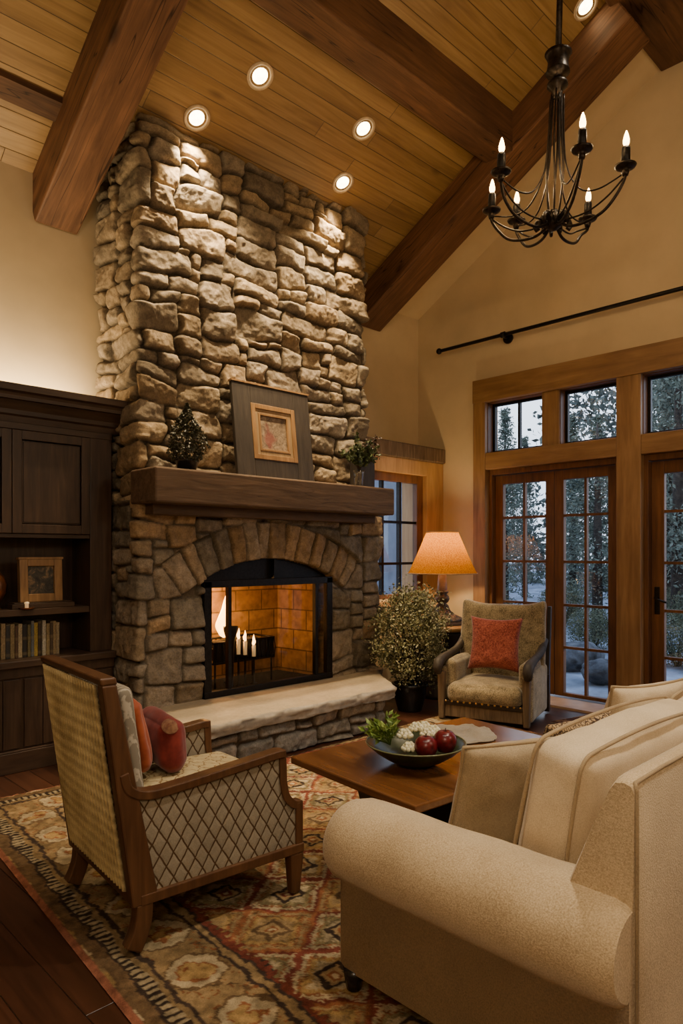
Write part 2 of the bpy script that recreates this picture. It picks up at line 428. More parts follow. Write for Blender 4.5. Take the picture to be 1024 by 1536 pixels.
def leaf_cloud(P, size, rng, aspect=.5, up=0.0, droop=None):
    """P: (n,3) centres -> diamond quads"""
    n = len(P)
    d = rng.normal(size=(n, 3)); d[:, 2] += up; d /= np.linalg.norm(d, axis=1, keepdims=True)
    if droop is not None: d = droop/np.linalg.norm(droop, axis=1, keepdims=True)*1.0 + d*.55; d /= np.linalg.norm(d, axis=1, keepdims=True)
    e = np.cross(d, rng.normal(size=(n, 3))); e /= np.linalg.norm(e, axis=1, keepdims=True)
    s = size*rng.uniform(.6, 1.3, (n, 1)); nn = np.cross(d, e)
    V = np.stack([P - d*s*.5, P + e*s*aspect*.5 + nn*s*.06, P + d*s*.5, P - e*s*aspect*.5 + nn*s*.06], 1).reshape(-1, 3)
    F = np.arange(4*n).reshape(n, 4)
    return V, F
# ------------------------------------------------------------------ camera
cam = bpy.data.cameras.new('camera'); co = bpy.data.objects.new('camera', cam); C.objects.link(co)
fwd = Vector((.6997, .7145, 0)).normalized()
co.location = (0, 0, 1.3); co.rotation_euler = fwd.to_track_quat('-Z', 'Y').to_euler()
cam.sensor_fit = 'AUTO'; cam.sensor_width = 36; cam.lens = 1034/1536*36; cam.shift_y = 60/1536; cam.clip_end = 200; cam.clip_start = .05
bpy.context.scene.camera = co

# ------------------------------------------------------------------ room shell
XL, XR, YF, YB = -1.6, 5.63, -1.8, 4.6
RY = 1.95
def cz(y): return 3.76 + .57*(4.6-y) if y > RY else 3.76 + .57*(4.6-RY) - .57*(RY-y)
mb = MB(); mb.box((XL-.2, YF-.2, -.1), (XR+.2, YB+.2, 0)); struct(mb.build('floor', M['floor']), 'dark reddish brown plank floor around the patterned rug', 'floor')
mb = MB()
t = .08
for a, b in (((YB+.2), RY), (RY, YF-.2)):
    y0, y1 = a, b
    mb.hexa([(XL-.2,y0,cz(y0)),(XR+.2,y0,cz(y0)),(XR+.2,y1,cz(y1)),(XL-.2,y1,cz(y1)),(XL-.2,y0,cz(y0)+t),(XR+.2,y0,cz(y0)+t),(XR+.2,y1,cz(y1)+t),(XL-.2,y1,cz(y1)+t)])
struct(mb.build('ceiling', M['ceil']), 'vaulted ceiling of honey coloured tongue and groove boards', 'ceiling')
mb = MB(); mb.box((XL-.2, YB, 0), (4.2, YB+.15, cz(YB)+.02)); mb.box((4.2, YB, 2.2), (XR+.2, YB+.15, cz(YB)+.02))
struct(mb.build('wall_back', M['plaster']), 'warm cream plaster wall behind the stone fireplace', 'wall')
mb = MB(); mb.box((XL-.15, YF, 0), (XL, YB, 5.3)); struct(mb.build('wall_left', M['plaster']), 'cream plaster wall at the side of the room', 'wall')
mb = MB(); mb.box((XL, YF-.15, 0), (XR, YF, cz(YF)+.1)); struct(mb.build('wall_front', M['plaster']), 'cream plaster wall facing the fireplace', 'wall')
# right gable wall with the glazed opening
OY0, OY1, OZ = .62, 3.876, 2.94
W1 = XR + .2
mb = MB()
mb.prism([(OY1, 0), (YB, 0), (YB, OZ), (OY1, OZ)], 0, XR, W1)
mb.prism([(YF, 0), (OY0, 0), (OY0, OZ), (YF, OZ)], 0, XR, W1)
mb.prism([(YF, OZ), (YB, OZ), (YB, cz(YB)+.03), (RY, cz(RY)+.03), (YF, cz(YF)+.03)], 0, XR, W1)
struct(mb.build('wall_right', M['plaster']), 'cream plaster gable wall with tall timber framed glazing', 'wall')
# plaster soffit between right rafter and gable
mb = MB(); y0, y1 = YB, 2.12
mb.hexa([(5.0,y0,cz(y0)-.03),(XR,y0,cz(y0)-.03),(XR,y1,cz(y1)-.03),(5.0,y1,cz(y1)-.03),(5.0,y0,cz(y0)-.002),(XR,y0,cz(y0)-.002),(XR,y1,cz(y1)-.002),(5.0,y1,cz(y1)-.002)])
struct(mb.build('trim_1', M['plaster']), 'plain plaster strip between rafter and gable wall', 'trim')

# beams
def rafter(x0, x1, H, label, y0=YB, y1=2.12):
    mb = MB(); th = math.atan(.57); Hn = H*math.cos(th); xc = (x0+x1)/2; ln = (y0+.12-y1)/math.cos(th)
    mb.box(((x0-x1)/2, -.02, -Hn), ((x1-x0)/2, ln, .03))
    o = mb.build('ceiling_beam', M['beam_y'], None, .014, 2, loc=(xc, y1, cz(y1))); o.rotation_euler = (-th, 0, 0)
    struct(o, label, 'beam')
rafter(1.70, 1.985, .34, 'heavy reddish brown timber rafter left of the stone chimney')
rafter(4.70, 5.03, .30, 'long dark timber rafter sloping up right of the stone chimney')
mb = MB(); mb.hexa([(1.98,2.90,cz(3.02)-.24),(4.71,2.90,cz(3.02)-.24),(4.71,3.15,cz(3.02)-.24),(1.98,3.15,cz(3.02)-.24),(1.98,2.90,cz(2.9)+.03),(4.71,2.90,cz(2.9)+.03),(4.71,3.15,cz(3.15)+.03),(1.98,3.15,cz(3.15)+.03)])
struct(mb.build('ceiling_beam', M['beam_x'], None, .012, 2), 'dark timber purlin crossing the ceiling between the two rafters', 'beam')
mb = MB(); mb.box((XL, 1.76, 5.10), (XR, 2.13, 5.24)); struct(mb.build('ceiling_beam', M['beam_x'], None, .01, 2), 'dark ridge beam at the peak of the vaulted ceiling', 'beam')
mb = MB(); mb.hexa([(XL,4.13,cz(4.13)-.035),(1.71,4.13,cz(4.13)-.035),(1.71,4.24,cz(4.24)-.035),(XL,4.24,cz(4.24)-.035),(XL,4.13,cz(4.13)+.02),(1.71,4.13,cz(4.13)+.02),(1.71,4.24,cz(4.24)+.02),(XL,4.24,cz(4.24)+.02)])
struct(mb.build('trim_2', M['beam_x']), 'thin dark batten across the boards left of the rafter', 'trim')

# ------------------------------------------------------------------ glazed wall: timber frame, doors, transom windows
X0, X1 = 5.575, 5.80
def tbox(mb, y0, y1, z0, z1, x0=X0, x1=X1): mb.box((x0, y0, z0), (x1, y1, z1)); return mb
fr = empty('trim_3', (0,0,0), 0, 'honey brown timber frame around the glazed doors and transoms', 'trim', None, 'structure')
for nm, a in (('post', (3.74, 3.876, 0, 2.94)), ('post', (2.27, 2.47, 0, 2.94)), ('post', (.62, .78, 0, 2.94))):
    tbox(MB(), *a).build(nm, M['trim_z'], fr, .006)
tbox(MB(), .62, 3.876, 2.73, 2.95, X0-.012, X1).build('head_rail', M['trim_y'], fr, .006)
for a in ((2.47, 3.74), (.78, 2.27)):
    tbox(MB(), a[0], a[1], 2.085, 2.245, X0+.004, X1).build('transom_rail', M['trim_y'], fr, .006)
for a in ((2.99, 3.16), (1.44, 1.61)):
    tbox(MB(), a[0], a[1], 2.245, 2.73, X0+.03, X1).build('mullion', M['trim_z'], fr, .005)
for a in ((2.47, 3.74), (.78, 2.27)):          # dark inner door jambs
    mb = MB(); mb.box((5.64, a[0], 2.035), (X1, a[1], 2.085)); mb.box((5.64, a[0], 0), (X1, a[0]+.035, 2.04)); mb.box((5.64, a[1]-.035, 0), (X1, a[1], 2.04))
    mb.build('inner_jamb', M['leaf_wood'], fr, .003)
mb = MB(); mb.box((5.30, .78, 0), (5.62, 3.74, .018)); struct(mb.build('trim_4', plain('lit_threshold_board', (.42, .27, .17), .5, nscale=6)), 'pale tan threshold board painted as lit floor in front of the glazed doors', 'trim')  # pale colour paints in the lit strip of floor by the doors

def sash(root, name_frame, y0, y1, z0, z1, st, ncol, rows, xg=5.72, th=.05, mat='leaf_wood', bot=None, mun=.022):
    """frame + muntins + pane; rows = list of z of muntins"""
    bot = st if bot is None else bot
    mb = MB(); a, b = xg-th/2, xg+th/2
    mb.box((a, y0, z0), (b, y0+st, z1)); mb.box((a, y1-st, z0), (b, y1, z1))
    mb.box((a, y0+st, z0), (b, y1-st, z0+bot)); mb.box((a, y0+st, z1-st), (b, y1-st, z1))
    f = mb.build(name_frame, M[mat], root, .004)
    mb = MB()
    for k in range(1, ncol):
        y = y0+st + (y1-y0-2*st)*k/ncol; mb.box((xg-.018, y-mun/2, z0+bot), (xg+.018, y+mun/2, z1-st))
    for z in rows: mb.box((xg-.0195, y0+st, z-mun/2), (xg+.0195, y1-st, z+mun/2))
    if mb.v: mb.build('muntin_grid', M[mat], root)
    mb = MB(); mb.box((xg-.003, y0+st-.004, z0+bot-.004), (xg+.003, y1-st+.004, z1-st+.004)); mb.build('glass_pane', M['glass'], root)
    return f
rowz = [.452, .829, 1.213, 1.625]
DL = {'1': 'left leaf of the first french door pair behind the olive armchair', '2': 'right leaf of the first french door pair beside the armchair',
      '3': 'leaf with bronze lever handle right of the central post', '4': 'far leaf of the second french door pair'}
for i, (y0, y1) in enumerate(((3.085, 3.705), (2.505, 3.085), (1.525, 2.235), (.815, 1.525))):
    d = empty('door_%d' % (i+1), (0,0,0), 0, DL[str(i+1)], 'door', None, 'structure')
    y0 += .003; y1 -= .003
    sash(d, 'door_frame', y0, y1, .02, 2.03, .085 if i < 2 else .10, 2, rowz, bot=.03 if i == 1 else .05)
    if i == 2:
        mb = MB(); mb.box((5.685, 2.165, .80), (5.695, 2.205, 1.02))
        hp = mb.build('door_handle', M['iron'], d, .003)
        MB().tube([(5.69, 2.185, .93), (5.64, 2.185, .93), (5.632, 2.17, .925), (5.632, 2.09, .90)], .009, 8).build('lever', M['iron'], hp)
WL = ['small transom window with one upright glazing bar above the left door leaf', 'undivided transom window above the right door leaf', 'transom window right of the tall central post', 'farthest transom window above the second door pair']
for i, (y0, y1, nc) in enumerate(((3.16, 3.74, 2), (2.47, 2.99, 1), (1.61, 2.27, 1), (.78, 1.44, 1))):
    w = empty('window_%d' % (i+1), (0,0,0), 0, WL[i], 'window', None, 'structure')
    sash(w, 'window_frame', y0, y1, 2.245, 2.73, .03, nc, [], mat='iron', th=.04)
    mb = MB()   # dark reveal lining
    mb.box((5.62, y0, 2.245), (5.70, y0+.006, 2.73)); mb.box((5.62, y1-.006, 2.245), (5.70, y1, 2.73)); mb.box((5.62, y0, 2.724), (5.70, y1, 2.73))
    mb.build('reveal_lining', M['leaf_wood'], w)

# bay wall by the lamp: thickened lower wall, window and rough lintel
BY = 4.27
mb = MB()
mb.box((4.40, BY+.02, 0), (XR, YB-.001, .86)); mb.box((4.40, BY+.02, .86), (4.47, YB-.001, 2.2)); 
struct(mb.build('wall_bay', M['plaster']), 'low plaster wall under the small window beside the fireplace', 'wall')
mb = MB(); mb.box((4.40, BY-.03, 2.19), (XR-.002, YB-.002, 2.335)); lt = mb.build('trim_5', M['lintel'], None, .012, 2)
struct(lt, 'rough hewn grey brown lintel above the small window', 'trim')
w = empty('window_5', (0,0,0), 0, 'small gridded window between the fireplace and the lamp', 'window', None, 'structure')
mb = MB(); mb.box((5.36, BY, .84), (XR-.003, YB-.005, 2.19)); mb.box((4.42, BY, 2.05), (5.36, YB-.005, 2.19)); mb.box((4.42, BY, .78), (5.36, YB-.005, .84))
mb.build('window_casing', M['case_wood'], w, .004)
mb = MB(); a, b = BY+.05, BY+.11
mb.box((4.47, a, .84), (4.53, b, 2.05)); mb.box((5.27, a, .84), (5.36, b, 2.05)); mb.box((4.53, a, .84), (5.27, b, .90)); mb.box((4.53, a, 1.97), (5.27, b, 2.05))
mb.build('window_frame', M['leaf_wood'], w, .004)
mb = MB()
for x in (4.78, 5.03): mb.box((x-.014, a+.01, .90), (x+.014, b-.01, 1.97))
for z in (1.19, 1.585): mb.box((4.53, a+.012, z-.012), (5.27, b-.012, z+.012))
mb.build('muntin_grid', M['iron'], w)
mb = MB(); mb.box((4.52, a+.027, .89), (5.28, a+.033, 1.98)); mb.build('glass_pane', M['glass'], w)

# ------------------------------------------------------------------ curtain rod
r = empty('curtain_rod', (5.53, 4.23, 3.31), 0, 'black iron curtain rod mounted high above the glazed doors', 'curtain rod')
MB().tube([(0,0,0), (0,-4.0,0)], .017, 12).build('rod', M['iron'], r)
MB().ell((0, .02, 0), (.03, .03, .03), 14, 10).build('finial', M['iron'], r)
for y in (-.72, -3.4):
    mb = MB(); mb.tube([(.093, y, -.015), (.075, y, -.015)], .05, 16); mb.tube([(.08, y, -.015), (0, y, -.015)], .014, 8); mb.tube([(0, y-.02, 0), (0, y+.02, 0)], .027, 12)
    mb.build('bracket', M['iron'], r)

# ------------------------------------------------------------------ outdoors
mb = MB(); 
n = 40; V = []; F = []
gx = np.linspace(5.84, 40, n); gy = np.linspace(-14, 34, n)
A, B = np.meshgrid(gx, gy, indexing='ij'); Z = -.12 + .10*fbm(A*.35, B*.35, 0, 3, 3)*np.clip((A-6.5)/4, 0, 1) + .02*(A-6)
V = np.stack([A, B, Z], -1).reshape(-1, 3); ii = np.arange(n*n).reshape(n, n)[:-1, :-1].ravel()
g = np_mesh('ground', V, np.stack([ii, ii+n, ii+n+1, ii+1], 1), M['snow']); struct(g, 'frosted grey blue ground outside the glazed doors', 'ground')
def patch(x0, x1, y0, y1, z, nm, lab):
    mb = MB(); mb.box((x0, y0, z-.1), (x1, y1, z)); struct(mb.build(nm, M['snow']), lab, 'ground')
patch(-6, 5.82, 4.78, 34, -.08, 'terrain', 'dim frosted yard beyond the small window')
mb = MB(); mb.box((5.75, 7.6, -.1), (10.6, 7.85, 3.0)); o = mb.build('garden_wall', M['outwall'], None, .01)
struct(o, 'pale wall seen dimly through the small window', 'wall')
rng = np.random.default_rng(5)
mb = MB(); mb.box((8.95, 7.2, -.2), (9.35, 7.58, 2.7)); mb.box((8.9, 7.17, 2.7), (9.4, 7.59, 2.8)); struct(mb.build('garden_pillar', plain('pale_pillar', (.62, .60, .56), .9), None, .01), 'pale square pillar outside the small window', 'pillar')
def tree_protos():
    out = []
    for k in range(3):
        h = (7.5, 6.2, 8.5)[k]; P = []
        for lv in np.linspace(.10, 1, 30):
            rad = (1-lv)**.7*(1.0 if k != 1 else .9) + .06
            nb = 6; a0 = rng.uniform(0, 6.3)
            for j in range(nb):
                a = a0 + j*2*PI/nb + rng.normal()*.2; m = 46
                s = rng.uniform(.10, 1, m)**.8*rad*rng.uniform(.75, 1.0)
                P.append(np.stack([s*np.cos(a)+rng.normal(0,.07,m), s*np.sin(a)+rng.normal(0,.07,m), lv*h - s*.40 + rng.normal(0,.08,m)], 1))
        P = np.concatenate(P)
        if k == 1:
            P = []
            for q in range(34):
                dv = rng.normal(size=3); dv /= np.linalg.norm(dv); cc = np.array((dv[0]*.72, dv[1]*.72, 3.5+dv[2]*2.3))*rng.uniform(.75, 1)
                P.append(cc + rng.normal(0, .26, (190, 3))*np.array((.8, .8, .9)))
            P = np.concatenate(P)
        t = empty('woodland_tree', (0,0,0), 0)
        MB().tube([(0,0,-.25), (.02,0,h*.5), (0,0,h*.97)], [.13, .09, .02], 8).build('trunk', M['bark'], t)
        V, F = leaf_cloud(P, .105, rng, .45); np_mesh('foliage', V, F, M['leaf_pine'], t, False)
        out.append(t)
    return out
protos = tree_protos()
spots = [(10.6, 5.0, .55, 1), (10.5, 3.0, .8, 2), (13.0, 8.2, .50, 2), (13.1, 6.7, .52, 0), (12.9, 4.6, .95, 1), (13.1, 2.5, 1.0, 0), (15.2, 10.0, .6, 1), (17.0, 10.1, .5, 2), (15.6, 5.8, 1.1, 0), (15.5, 3.7, 1.1, 2), (17.6, 8.3, .62, 0), (17.9, 6.2, .8, 1), (17.8, 4.3, .95, 2), (17.6, 2.4, 1.0, 1)]
TL = ['small tree close to the terrace behind the left door leaf', 'tree straight behind the central post', 'tree at the left edge of the open sky gap', 'short tree below the bright sky in the left transom', 'slim tree seen in the middle transom', 'tall tree beyond the rightmost transom', 'small pale tree farthest left against the sky', 'distant tree under the bright sky gap', 'large tree filling the middle transom', 'tallest tree behind the central post', 'distant tree on the rise at the sky gap', 'distant tree behind the right door leaf', 'tall distant tree deep in the woods', 'farthest tree behind the second door pair']
for i, (x, y, s, k) in enumerate(spots):
    first = k not in [q[3] for q in spots[:i]]
    t = protos[k] if first else copy_tree(protos[k])
    t.location = (x, y, -.05 + .02*(x-6)); t.rotation_euler.z = i*1.3; t.scale = (s, s, s)
    if s < .7: t.scale = (s*1.35, s*1.35, s)
    tag(t, TL[i], 'tree', 'trees outside')
# distant woods: a continuous mass of foliage nobody could count
n_ = 26000
yy_ = rng.uniform(1.0, 19, n_); xx_ = np.maximum(20.6, 22 + rng.normal(0, .9, n_))
hmax = np.interp(yy_/22, [0, .50, .54, .585, .64, .72, .9], [8.5, 8.5, 6.2, 3.1, 3.6, 6.0, 5.0]) + 1.1*fbm(yy_*.9, yy_*0, 0, 4, 4)
zz_ = rng.uniform(0, 1, n_)**.8*hmax; thin = fbm(yy_*.8, zz_*.6, 0, 6, 3) > -.35
P = np.stack([xx_, yy_, zz_], 1)[thin]; V, F = leaf_cloud(P, .26, rng, .5); tl_ = np_mesh('distant_woods', V, F, M['leaf_far'], None, False)
tag(tl_, 'haze tinted grey green woods far beyond the terrace trees', 'woods', None, 'stuff')
P = rng.normal(size=(7000, 3)); P /= np.linalg.norm(P, axis=1, keepdims=True); P *= rng.uniform(.45, 1, (7000, 1)); P *= np.array([.85, .95, .75]); P[:, 2] += .62
bush = empty('garden_bush', (0,0,0)); V, F = leaf_cloud(P, .062, rng, .5); np_mesh('foliage', V, F, M['leaf_bush'], bush, False)
mb = MB()
for k in range(7):
    a = k*.9; mb.tube([(0,0,-.2), (.25*math.cos(a), .25*math.sin(a), .4), (.5*math.cos(a), .5*math.sin(a), .85)], [.03, .02, .008], 6)
mb.build('stem', M['bark'], bush)
bs = [(8.3, 5.9, .6), (9.2, 4.4, .45), (11.8, 6.2, .55), (8.7, 3.1, .5), (11.8, 3.9, .55), (8.8, 1.7, .6), (14.3, 5.3, .4), (9.9, 6.3, .45)]
BLb = ['bush at the terrace edge behind the left door leaf', 'rounded bush behind the meeting stiles', 'taller bush behind the left door leaf', 'low bush behind the right door leaf', 'full bush in the middle of the right door leaf', 'bush behind the central post', 'large bush at the foot of the trees', 'bush by the pale garden wall', 'bush beside the nearest tree', 'bush behind the second door pair', 'bush close to the second door pair', 'tall shrub deep in the woods on the left', 'tall shrub deep in the woods on the right', 'bush by the pale garden wall', 'shrub behind the tall trees']
for i, (x, y, s) in enumerate(bs):
    t = bush if i == 0 else copy_tree(bush)
    t.location = (x, y, -.08 + .02*(x-6)); t.rotation_euler.z = i*2.1; t.scale = (s, s, s*.95)
    tag(t, BLb[i], 'bush', 'bushes outside')
for i, (x, y, r) in enumerate([(7.2, 4.5, .28), (7.7, 3.9, .36), (7.1, 3.3, .24), (7.3, 5.2, .30)]):
    mb = MB(); mb.ell((0,0,0), (r, r*.8, r*.55), 22, 14, .16, i+3); o = mb.build('boulder', M['rock'], None, loc=(x, y, -.02+r*.2))
    tag(o, ['grey boulder on the terrace behind the armchair', 'largest grey boulder beyond the right door leaf', 'smallest grey boulder near the door sill', 'grey boulder at the edge of the bushes'][i], 'boulder', 'boulders outside')
# ------------------------------------------------------------------ stone fireplace (height-field masonry, one skin wrapped round the corners)
def pack(u0, u1, v0, v1, cell, wr, hr, rng):
    nu, nv = int(round((u1-u0)/cell)), int(round((v1-v0)/cell))
    occ = np.zeros((nv, nu), bool); out = []
    for j in range(nv):
        for i in range(nu):
            if occ[j, i]: continue
            w = int(rng.integers(*wr)); h = int(rng.integers(*hr))
            if rng.random() < .14: w, h = max(1, w//2), max(1, h-1)
            k = 0
            while k < w and i+k < nu and not occ[j, i+k]: k += 1
            w = k
            rem = 0
            while i+w+rem < nu and not occ[j, i+w+rem]: rem += 1
            if rem == 1: w += 1
            if h > w*.9: h = max(1, int(w*(.9 if w > 2 else 1.3)))
            h = min(h, nv-j); occ[j:j+h, i:i+w] = True
            out.append((u0+(i+w/2)*cell, v0+(j+h/2)*cell, w*cell/2, h*cell/2))
    return out
def masonry(name, path, z0, z1, res, stones, depth, pal, rng, parent, seed, rad=.5, warp=.03, dome=.035, ztop=None, cut=None, rough=.006, gap=.006, clear=None, mort=(.075,.058,.040)):
    """path: XY polyline of base skin, u = arclength, normals to the left... outward = (dy,-dx)"""
    pts = np.array(path); seg = np.diff(pts, axis=0); ln = np.hypot(seg[:,0], seg[:,1]); cum = np.r_[0, np.cumsum(ln)]
    nu = int(cum[-1]/res)+1; nv = int((z1-z0)/res)+1
    u = np.linspace(0, cum[-1], nu); v = np.linspace(z0, z1, nv)
    px = np.interp(u, cum, pts[:,0]); py = np.interp(u, cum, pts[:,1])
    k = np.clip(np.searchsorted(cum, u, 'right')-1, 0, len(ln)-1)
    nx, ny = seg[k,1]/ln[k], -seg[k,0]/ln[k]
    w = int(.035/res)
    ker = np.ones(2*w+1)/(2*w+1)
    nx = np.convolve(np.pad(nx, w, 'edge'), ker, 'valid'); ny = np.convolve(np.pad(ny, w, 'edge'), ker, 'valid')
    l = np.hypot(nx, ny); nx /= l; ny /= l
    U, Vv = np.meshgrid(u, v, indexing='ij')
    Wu = U + warp*fbm(U*4.2, Vv*4.2, 0, seed, 3) ; Wv = Vv + warp*.8*fbm(U*3.6+9, Vv*4.6, 5, seed+5, 3)
    best = np.full(U.shape, -1e3); H = np.zeros(U.shape); col = np.zeros(U.shape+(3,)); col[:] = mort
    grid_tone = fbm(U*30, Vv*30, 2, seed+3, 3)
    for (cu, cv, hw, hh, *ex) in stones:
        rot = ex[0] if ex else rng.normal()*.035
        R_ = max(hw, hh)*1.25 + .05
        i0, i1 = np.searchsorted(u, [cu-R_, cu+R_]); j0, j1 = np.searchsorted(v, [cv-R_, cv+R_])
        if i1 <= i0 or j1 <= j0: rng.random(9); continue
        sl = (slice(i0, i1), slice(j0, j1))
        a = Wu[sl]-cu if not ex else U[sl]-cu + warp*.3*fbm(U[sl]*5, Vv[sl]*5, 1, seed, 2); b = Wv[sl]-cv if not ex else Vv[sl]-cv
        c_, s_ = math.cos(rot), math.sin(rot)
        x = a*c_ + b*s_; y = -a*s_ + b*c_
        g = gap*rng.uniform(.4, 1.5)
        if ex and len(ex) > 1: hwx = (hw + ex[1]*y) - g     # wedge
        else: hwx = hw - g
        hhy = hh - g
        r = min(hw, hh)*rad*rng.uniform(.7, 1.25)
        qx = np.abs(x)-hwx+r; qy = np.abs(y)-hhy+r
        sd = -(np.minimum(np.maximum(qx, qy), 0) + np.hypot(np.maximum(qx, 0), np.maximum(qy, 0)) - r)
        if clear is not None and not ex: sd = np.minimum(sd, clear(U[sl], Vv[sl])-.003)
        m = sd > best[sl]
        dd = np.clip(sd/dome, 0, 1)
        prof = np.sqrt(np.clip(1-(1-dd)**2, 0, 1))
        d = depth*rng.uniform(.6, 1.15)
        tilt = rng.normal()*.09*x + rng.normal()*.12*y + depth*.28*vnoise(x*9+cu*31, y*13+cv*17, 0, seed+2)
        bul = .30*depth*(1-np.clip((x/max(hw,.02))**2, 0, 1))*(1-np.clip((y/max(hh,.02))**2, 0, 1))
        hgt = np.where(sd > 0, prof*(d+tilt+bul), 0)
        base = np.array(pal[rng.integers(len(pal))])*rng.uniform(.80, 1.22)
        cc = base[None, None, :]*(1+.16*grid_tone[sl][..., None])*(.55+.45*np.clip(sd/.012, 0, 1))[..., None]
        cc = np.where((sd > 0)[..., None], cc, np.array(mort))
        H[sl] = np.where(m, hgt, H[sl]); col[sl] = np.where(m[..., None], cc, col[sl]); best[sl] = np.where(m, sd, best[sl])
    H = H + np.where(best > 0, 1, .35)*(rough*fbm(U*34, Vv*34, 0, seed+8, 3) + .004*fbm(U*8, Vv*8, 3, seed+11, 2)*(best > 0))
    X = px[:, None] + nx[:, None]*H; Y = py[:, None] + ny[:, None]*H; Z = Vv.copy()
    if ztop: 
        Z = np.minimum(Z, ztop(Y))
    keep = np.ones(U.shape, bool)
    if cut is not None:
        ins = cut(X, Z, U)                   # signed: >0 inside opening
        Y = np.where(ins > 0, Y + .16, Y); keep = ins < res*1.6
        col[ins > 0] = np.array(mort)*.8
    V = np.stack([X, Y, Z], -1).reshape(-1, 3)
    idx = np.arange(nu*nv).reshape(nu, nv)
    F = np.stack([idx[:-1, :-1], idx[1:, :-1], idx[1:, 1:], idx[:-1, 1:]], -1).reshape(-1, 4)
    kf = (keep[:-1, :-1] & keep[1:, :-1] & keep[1:, 1:] & keep[:-1, 1:]).reshape(-1)
    o = np_mesh(name, V, F[kf], M['stone'], parent, True, np.clip(col, 0, 1).reshape(-1, 3))
    return o
PAL_U = [(.33,.25,.155), (.29,.22,.140), (.25,.20,.140), (.35,.26,.155), (.22,.175,.12), (.30,.215,.125), (.31,.25,.175)]
PAL_L = [(.25,.20,.145), (.29,.215,.135), (.22,.185,.138), (.33,.225,.125), (.23,.19,.14), (.30,.235,.165), (.20,.165,.118)]
PAL_H = [(.23,.21,.18), (.27,.235,.19), (.19,.175,.15), (.25,.22,.17)]
fp = empty('fireplace', (0,0,0), 0, 'tall tan fieldstone fireplace with timber mantel and raised stone hearth', 'fireplace', None, 'thing')
rg = np.random.default_rng(21)
# upper chimney
ux0, ux1, uy = 2.165, 4.20, 4.045
pathU = [(ux0, 4.575), (ux0, uy), (ux1, uy), (ux1, 4.575)]
st = pack(-.05, 3.15, 1.52, 4.40, .047, (4, 10), (2, 5), rg)
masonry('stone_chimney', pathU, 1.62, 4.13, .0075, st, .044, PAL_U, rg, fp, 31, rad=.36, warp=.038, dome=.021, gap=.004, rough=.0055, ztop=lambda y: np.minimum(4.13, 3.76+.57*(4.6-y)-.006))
# lower surround with arched opening
lx0, lx1, ly = 2.135, 4.35, 3.995
pathL = [(lx0, 4.575), (lx0, ly), (lx1, ly), (lx1, 4.25)]
AX, AR, AZ = 3.18, 1.275, -.025
uoff = (4.575-ly) - lx0                     # u = X + uoff on the front face
st = []
rr = np.random.default_rng(4)
a = -36.0
while a < 35.5:
    w = rr.uniform(3.9, 6.2)
    am = R(a+w/2); rout = AR+.27+rr.uniform(-.015, .012); rin = AR-.012+rr.uniform(-.012, .012); rc = (rin+rout)/2
    if abs(math.degrees(am)) > 29: rin += .005
    st.append((AX+math.sin(am)*rc+uoff, AZ+math.cos(am)*rc, R(w)/2*rc, (rout-rin)/2, -am, math.tan(R(w)/2)))
    a += w
arch = list(st)
base = pack(-.05, 3.2, -.05, 1.66, .055, (3, 7), (2, 5), rr)
def blocked(s):
    x = s[0]-uoff; z = s[1]; d = math.hypot(x-AX, z-AZ); an = abs(math.degrees(math.atan2(x-AX, z-AZ)))
    return (d < AR+.265 and d > AR-.2 and an < 36.5)
lower = base
def arch_clear(U, Z):
    x = U-uoff-AX; r = np.hypot(x, Z-AZ); an = np.abs(np.arctan2(x, Z-AZ))
    return np.maximum(np.maximum(r-(AR+.262), (an-R(35.9))*r), AR-.03-r)
def opening(X, Z, U):
    # >0 inside
    front = (U > (4.575-ly)+.05) & (U < (4.575-ly)+(lx1-lx0)-.05)
    a = .592-np.abs(X-AX); b = AR-np.hypot(X-AX, Z-AZ); c = Z-.29
    d = np.minimum(np.minimum(a, b), c)
    return np.where(front, d, -1)
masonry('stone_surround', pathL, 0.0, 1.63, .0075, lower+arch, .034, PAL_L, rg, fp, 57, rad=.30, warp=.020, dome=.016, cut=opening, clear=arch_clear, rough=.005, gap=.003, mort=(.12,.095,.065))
# mantel
mb = MB(); mb.box((2.085, 3.715, 1.60), (4.245, 4.03, 1.815)); mp = mb.build('mantel_shelf', M['mantel'], fp, .012, 2)
mb = MB(); mb.box((2.15, 3.86, 1.535), (4.17, 4.02, 1.602)); mb.build('mantel_bed_board', M['mantel'], mp, .006)
# hearth
hp = [(1.88, 4.02), (1.88, 3.40), (3.80, 3.40), (4.28, 4.02)]
pathH = [(1.90, 4.00), (1.90, 3.425), (3.76, 3.425), (4.22, 4.02)]
st = pack(-.05, 3.6, -.02, .26, .05, (3, 8), (1, 4), rg)
masonry('hearth_stonework', pathH, .012, .235, .008, st, .028, PAL_H, rg, fp, 77, rad=.45, warp=.022, dome=.02)
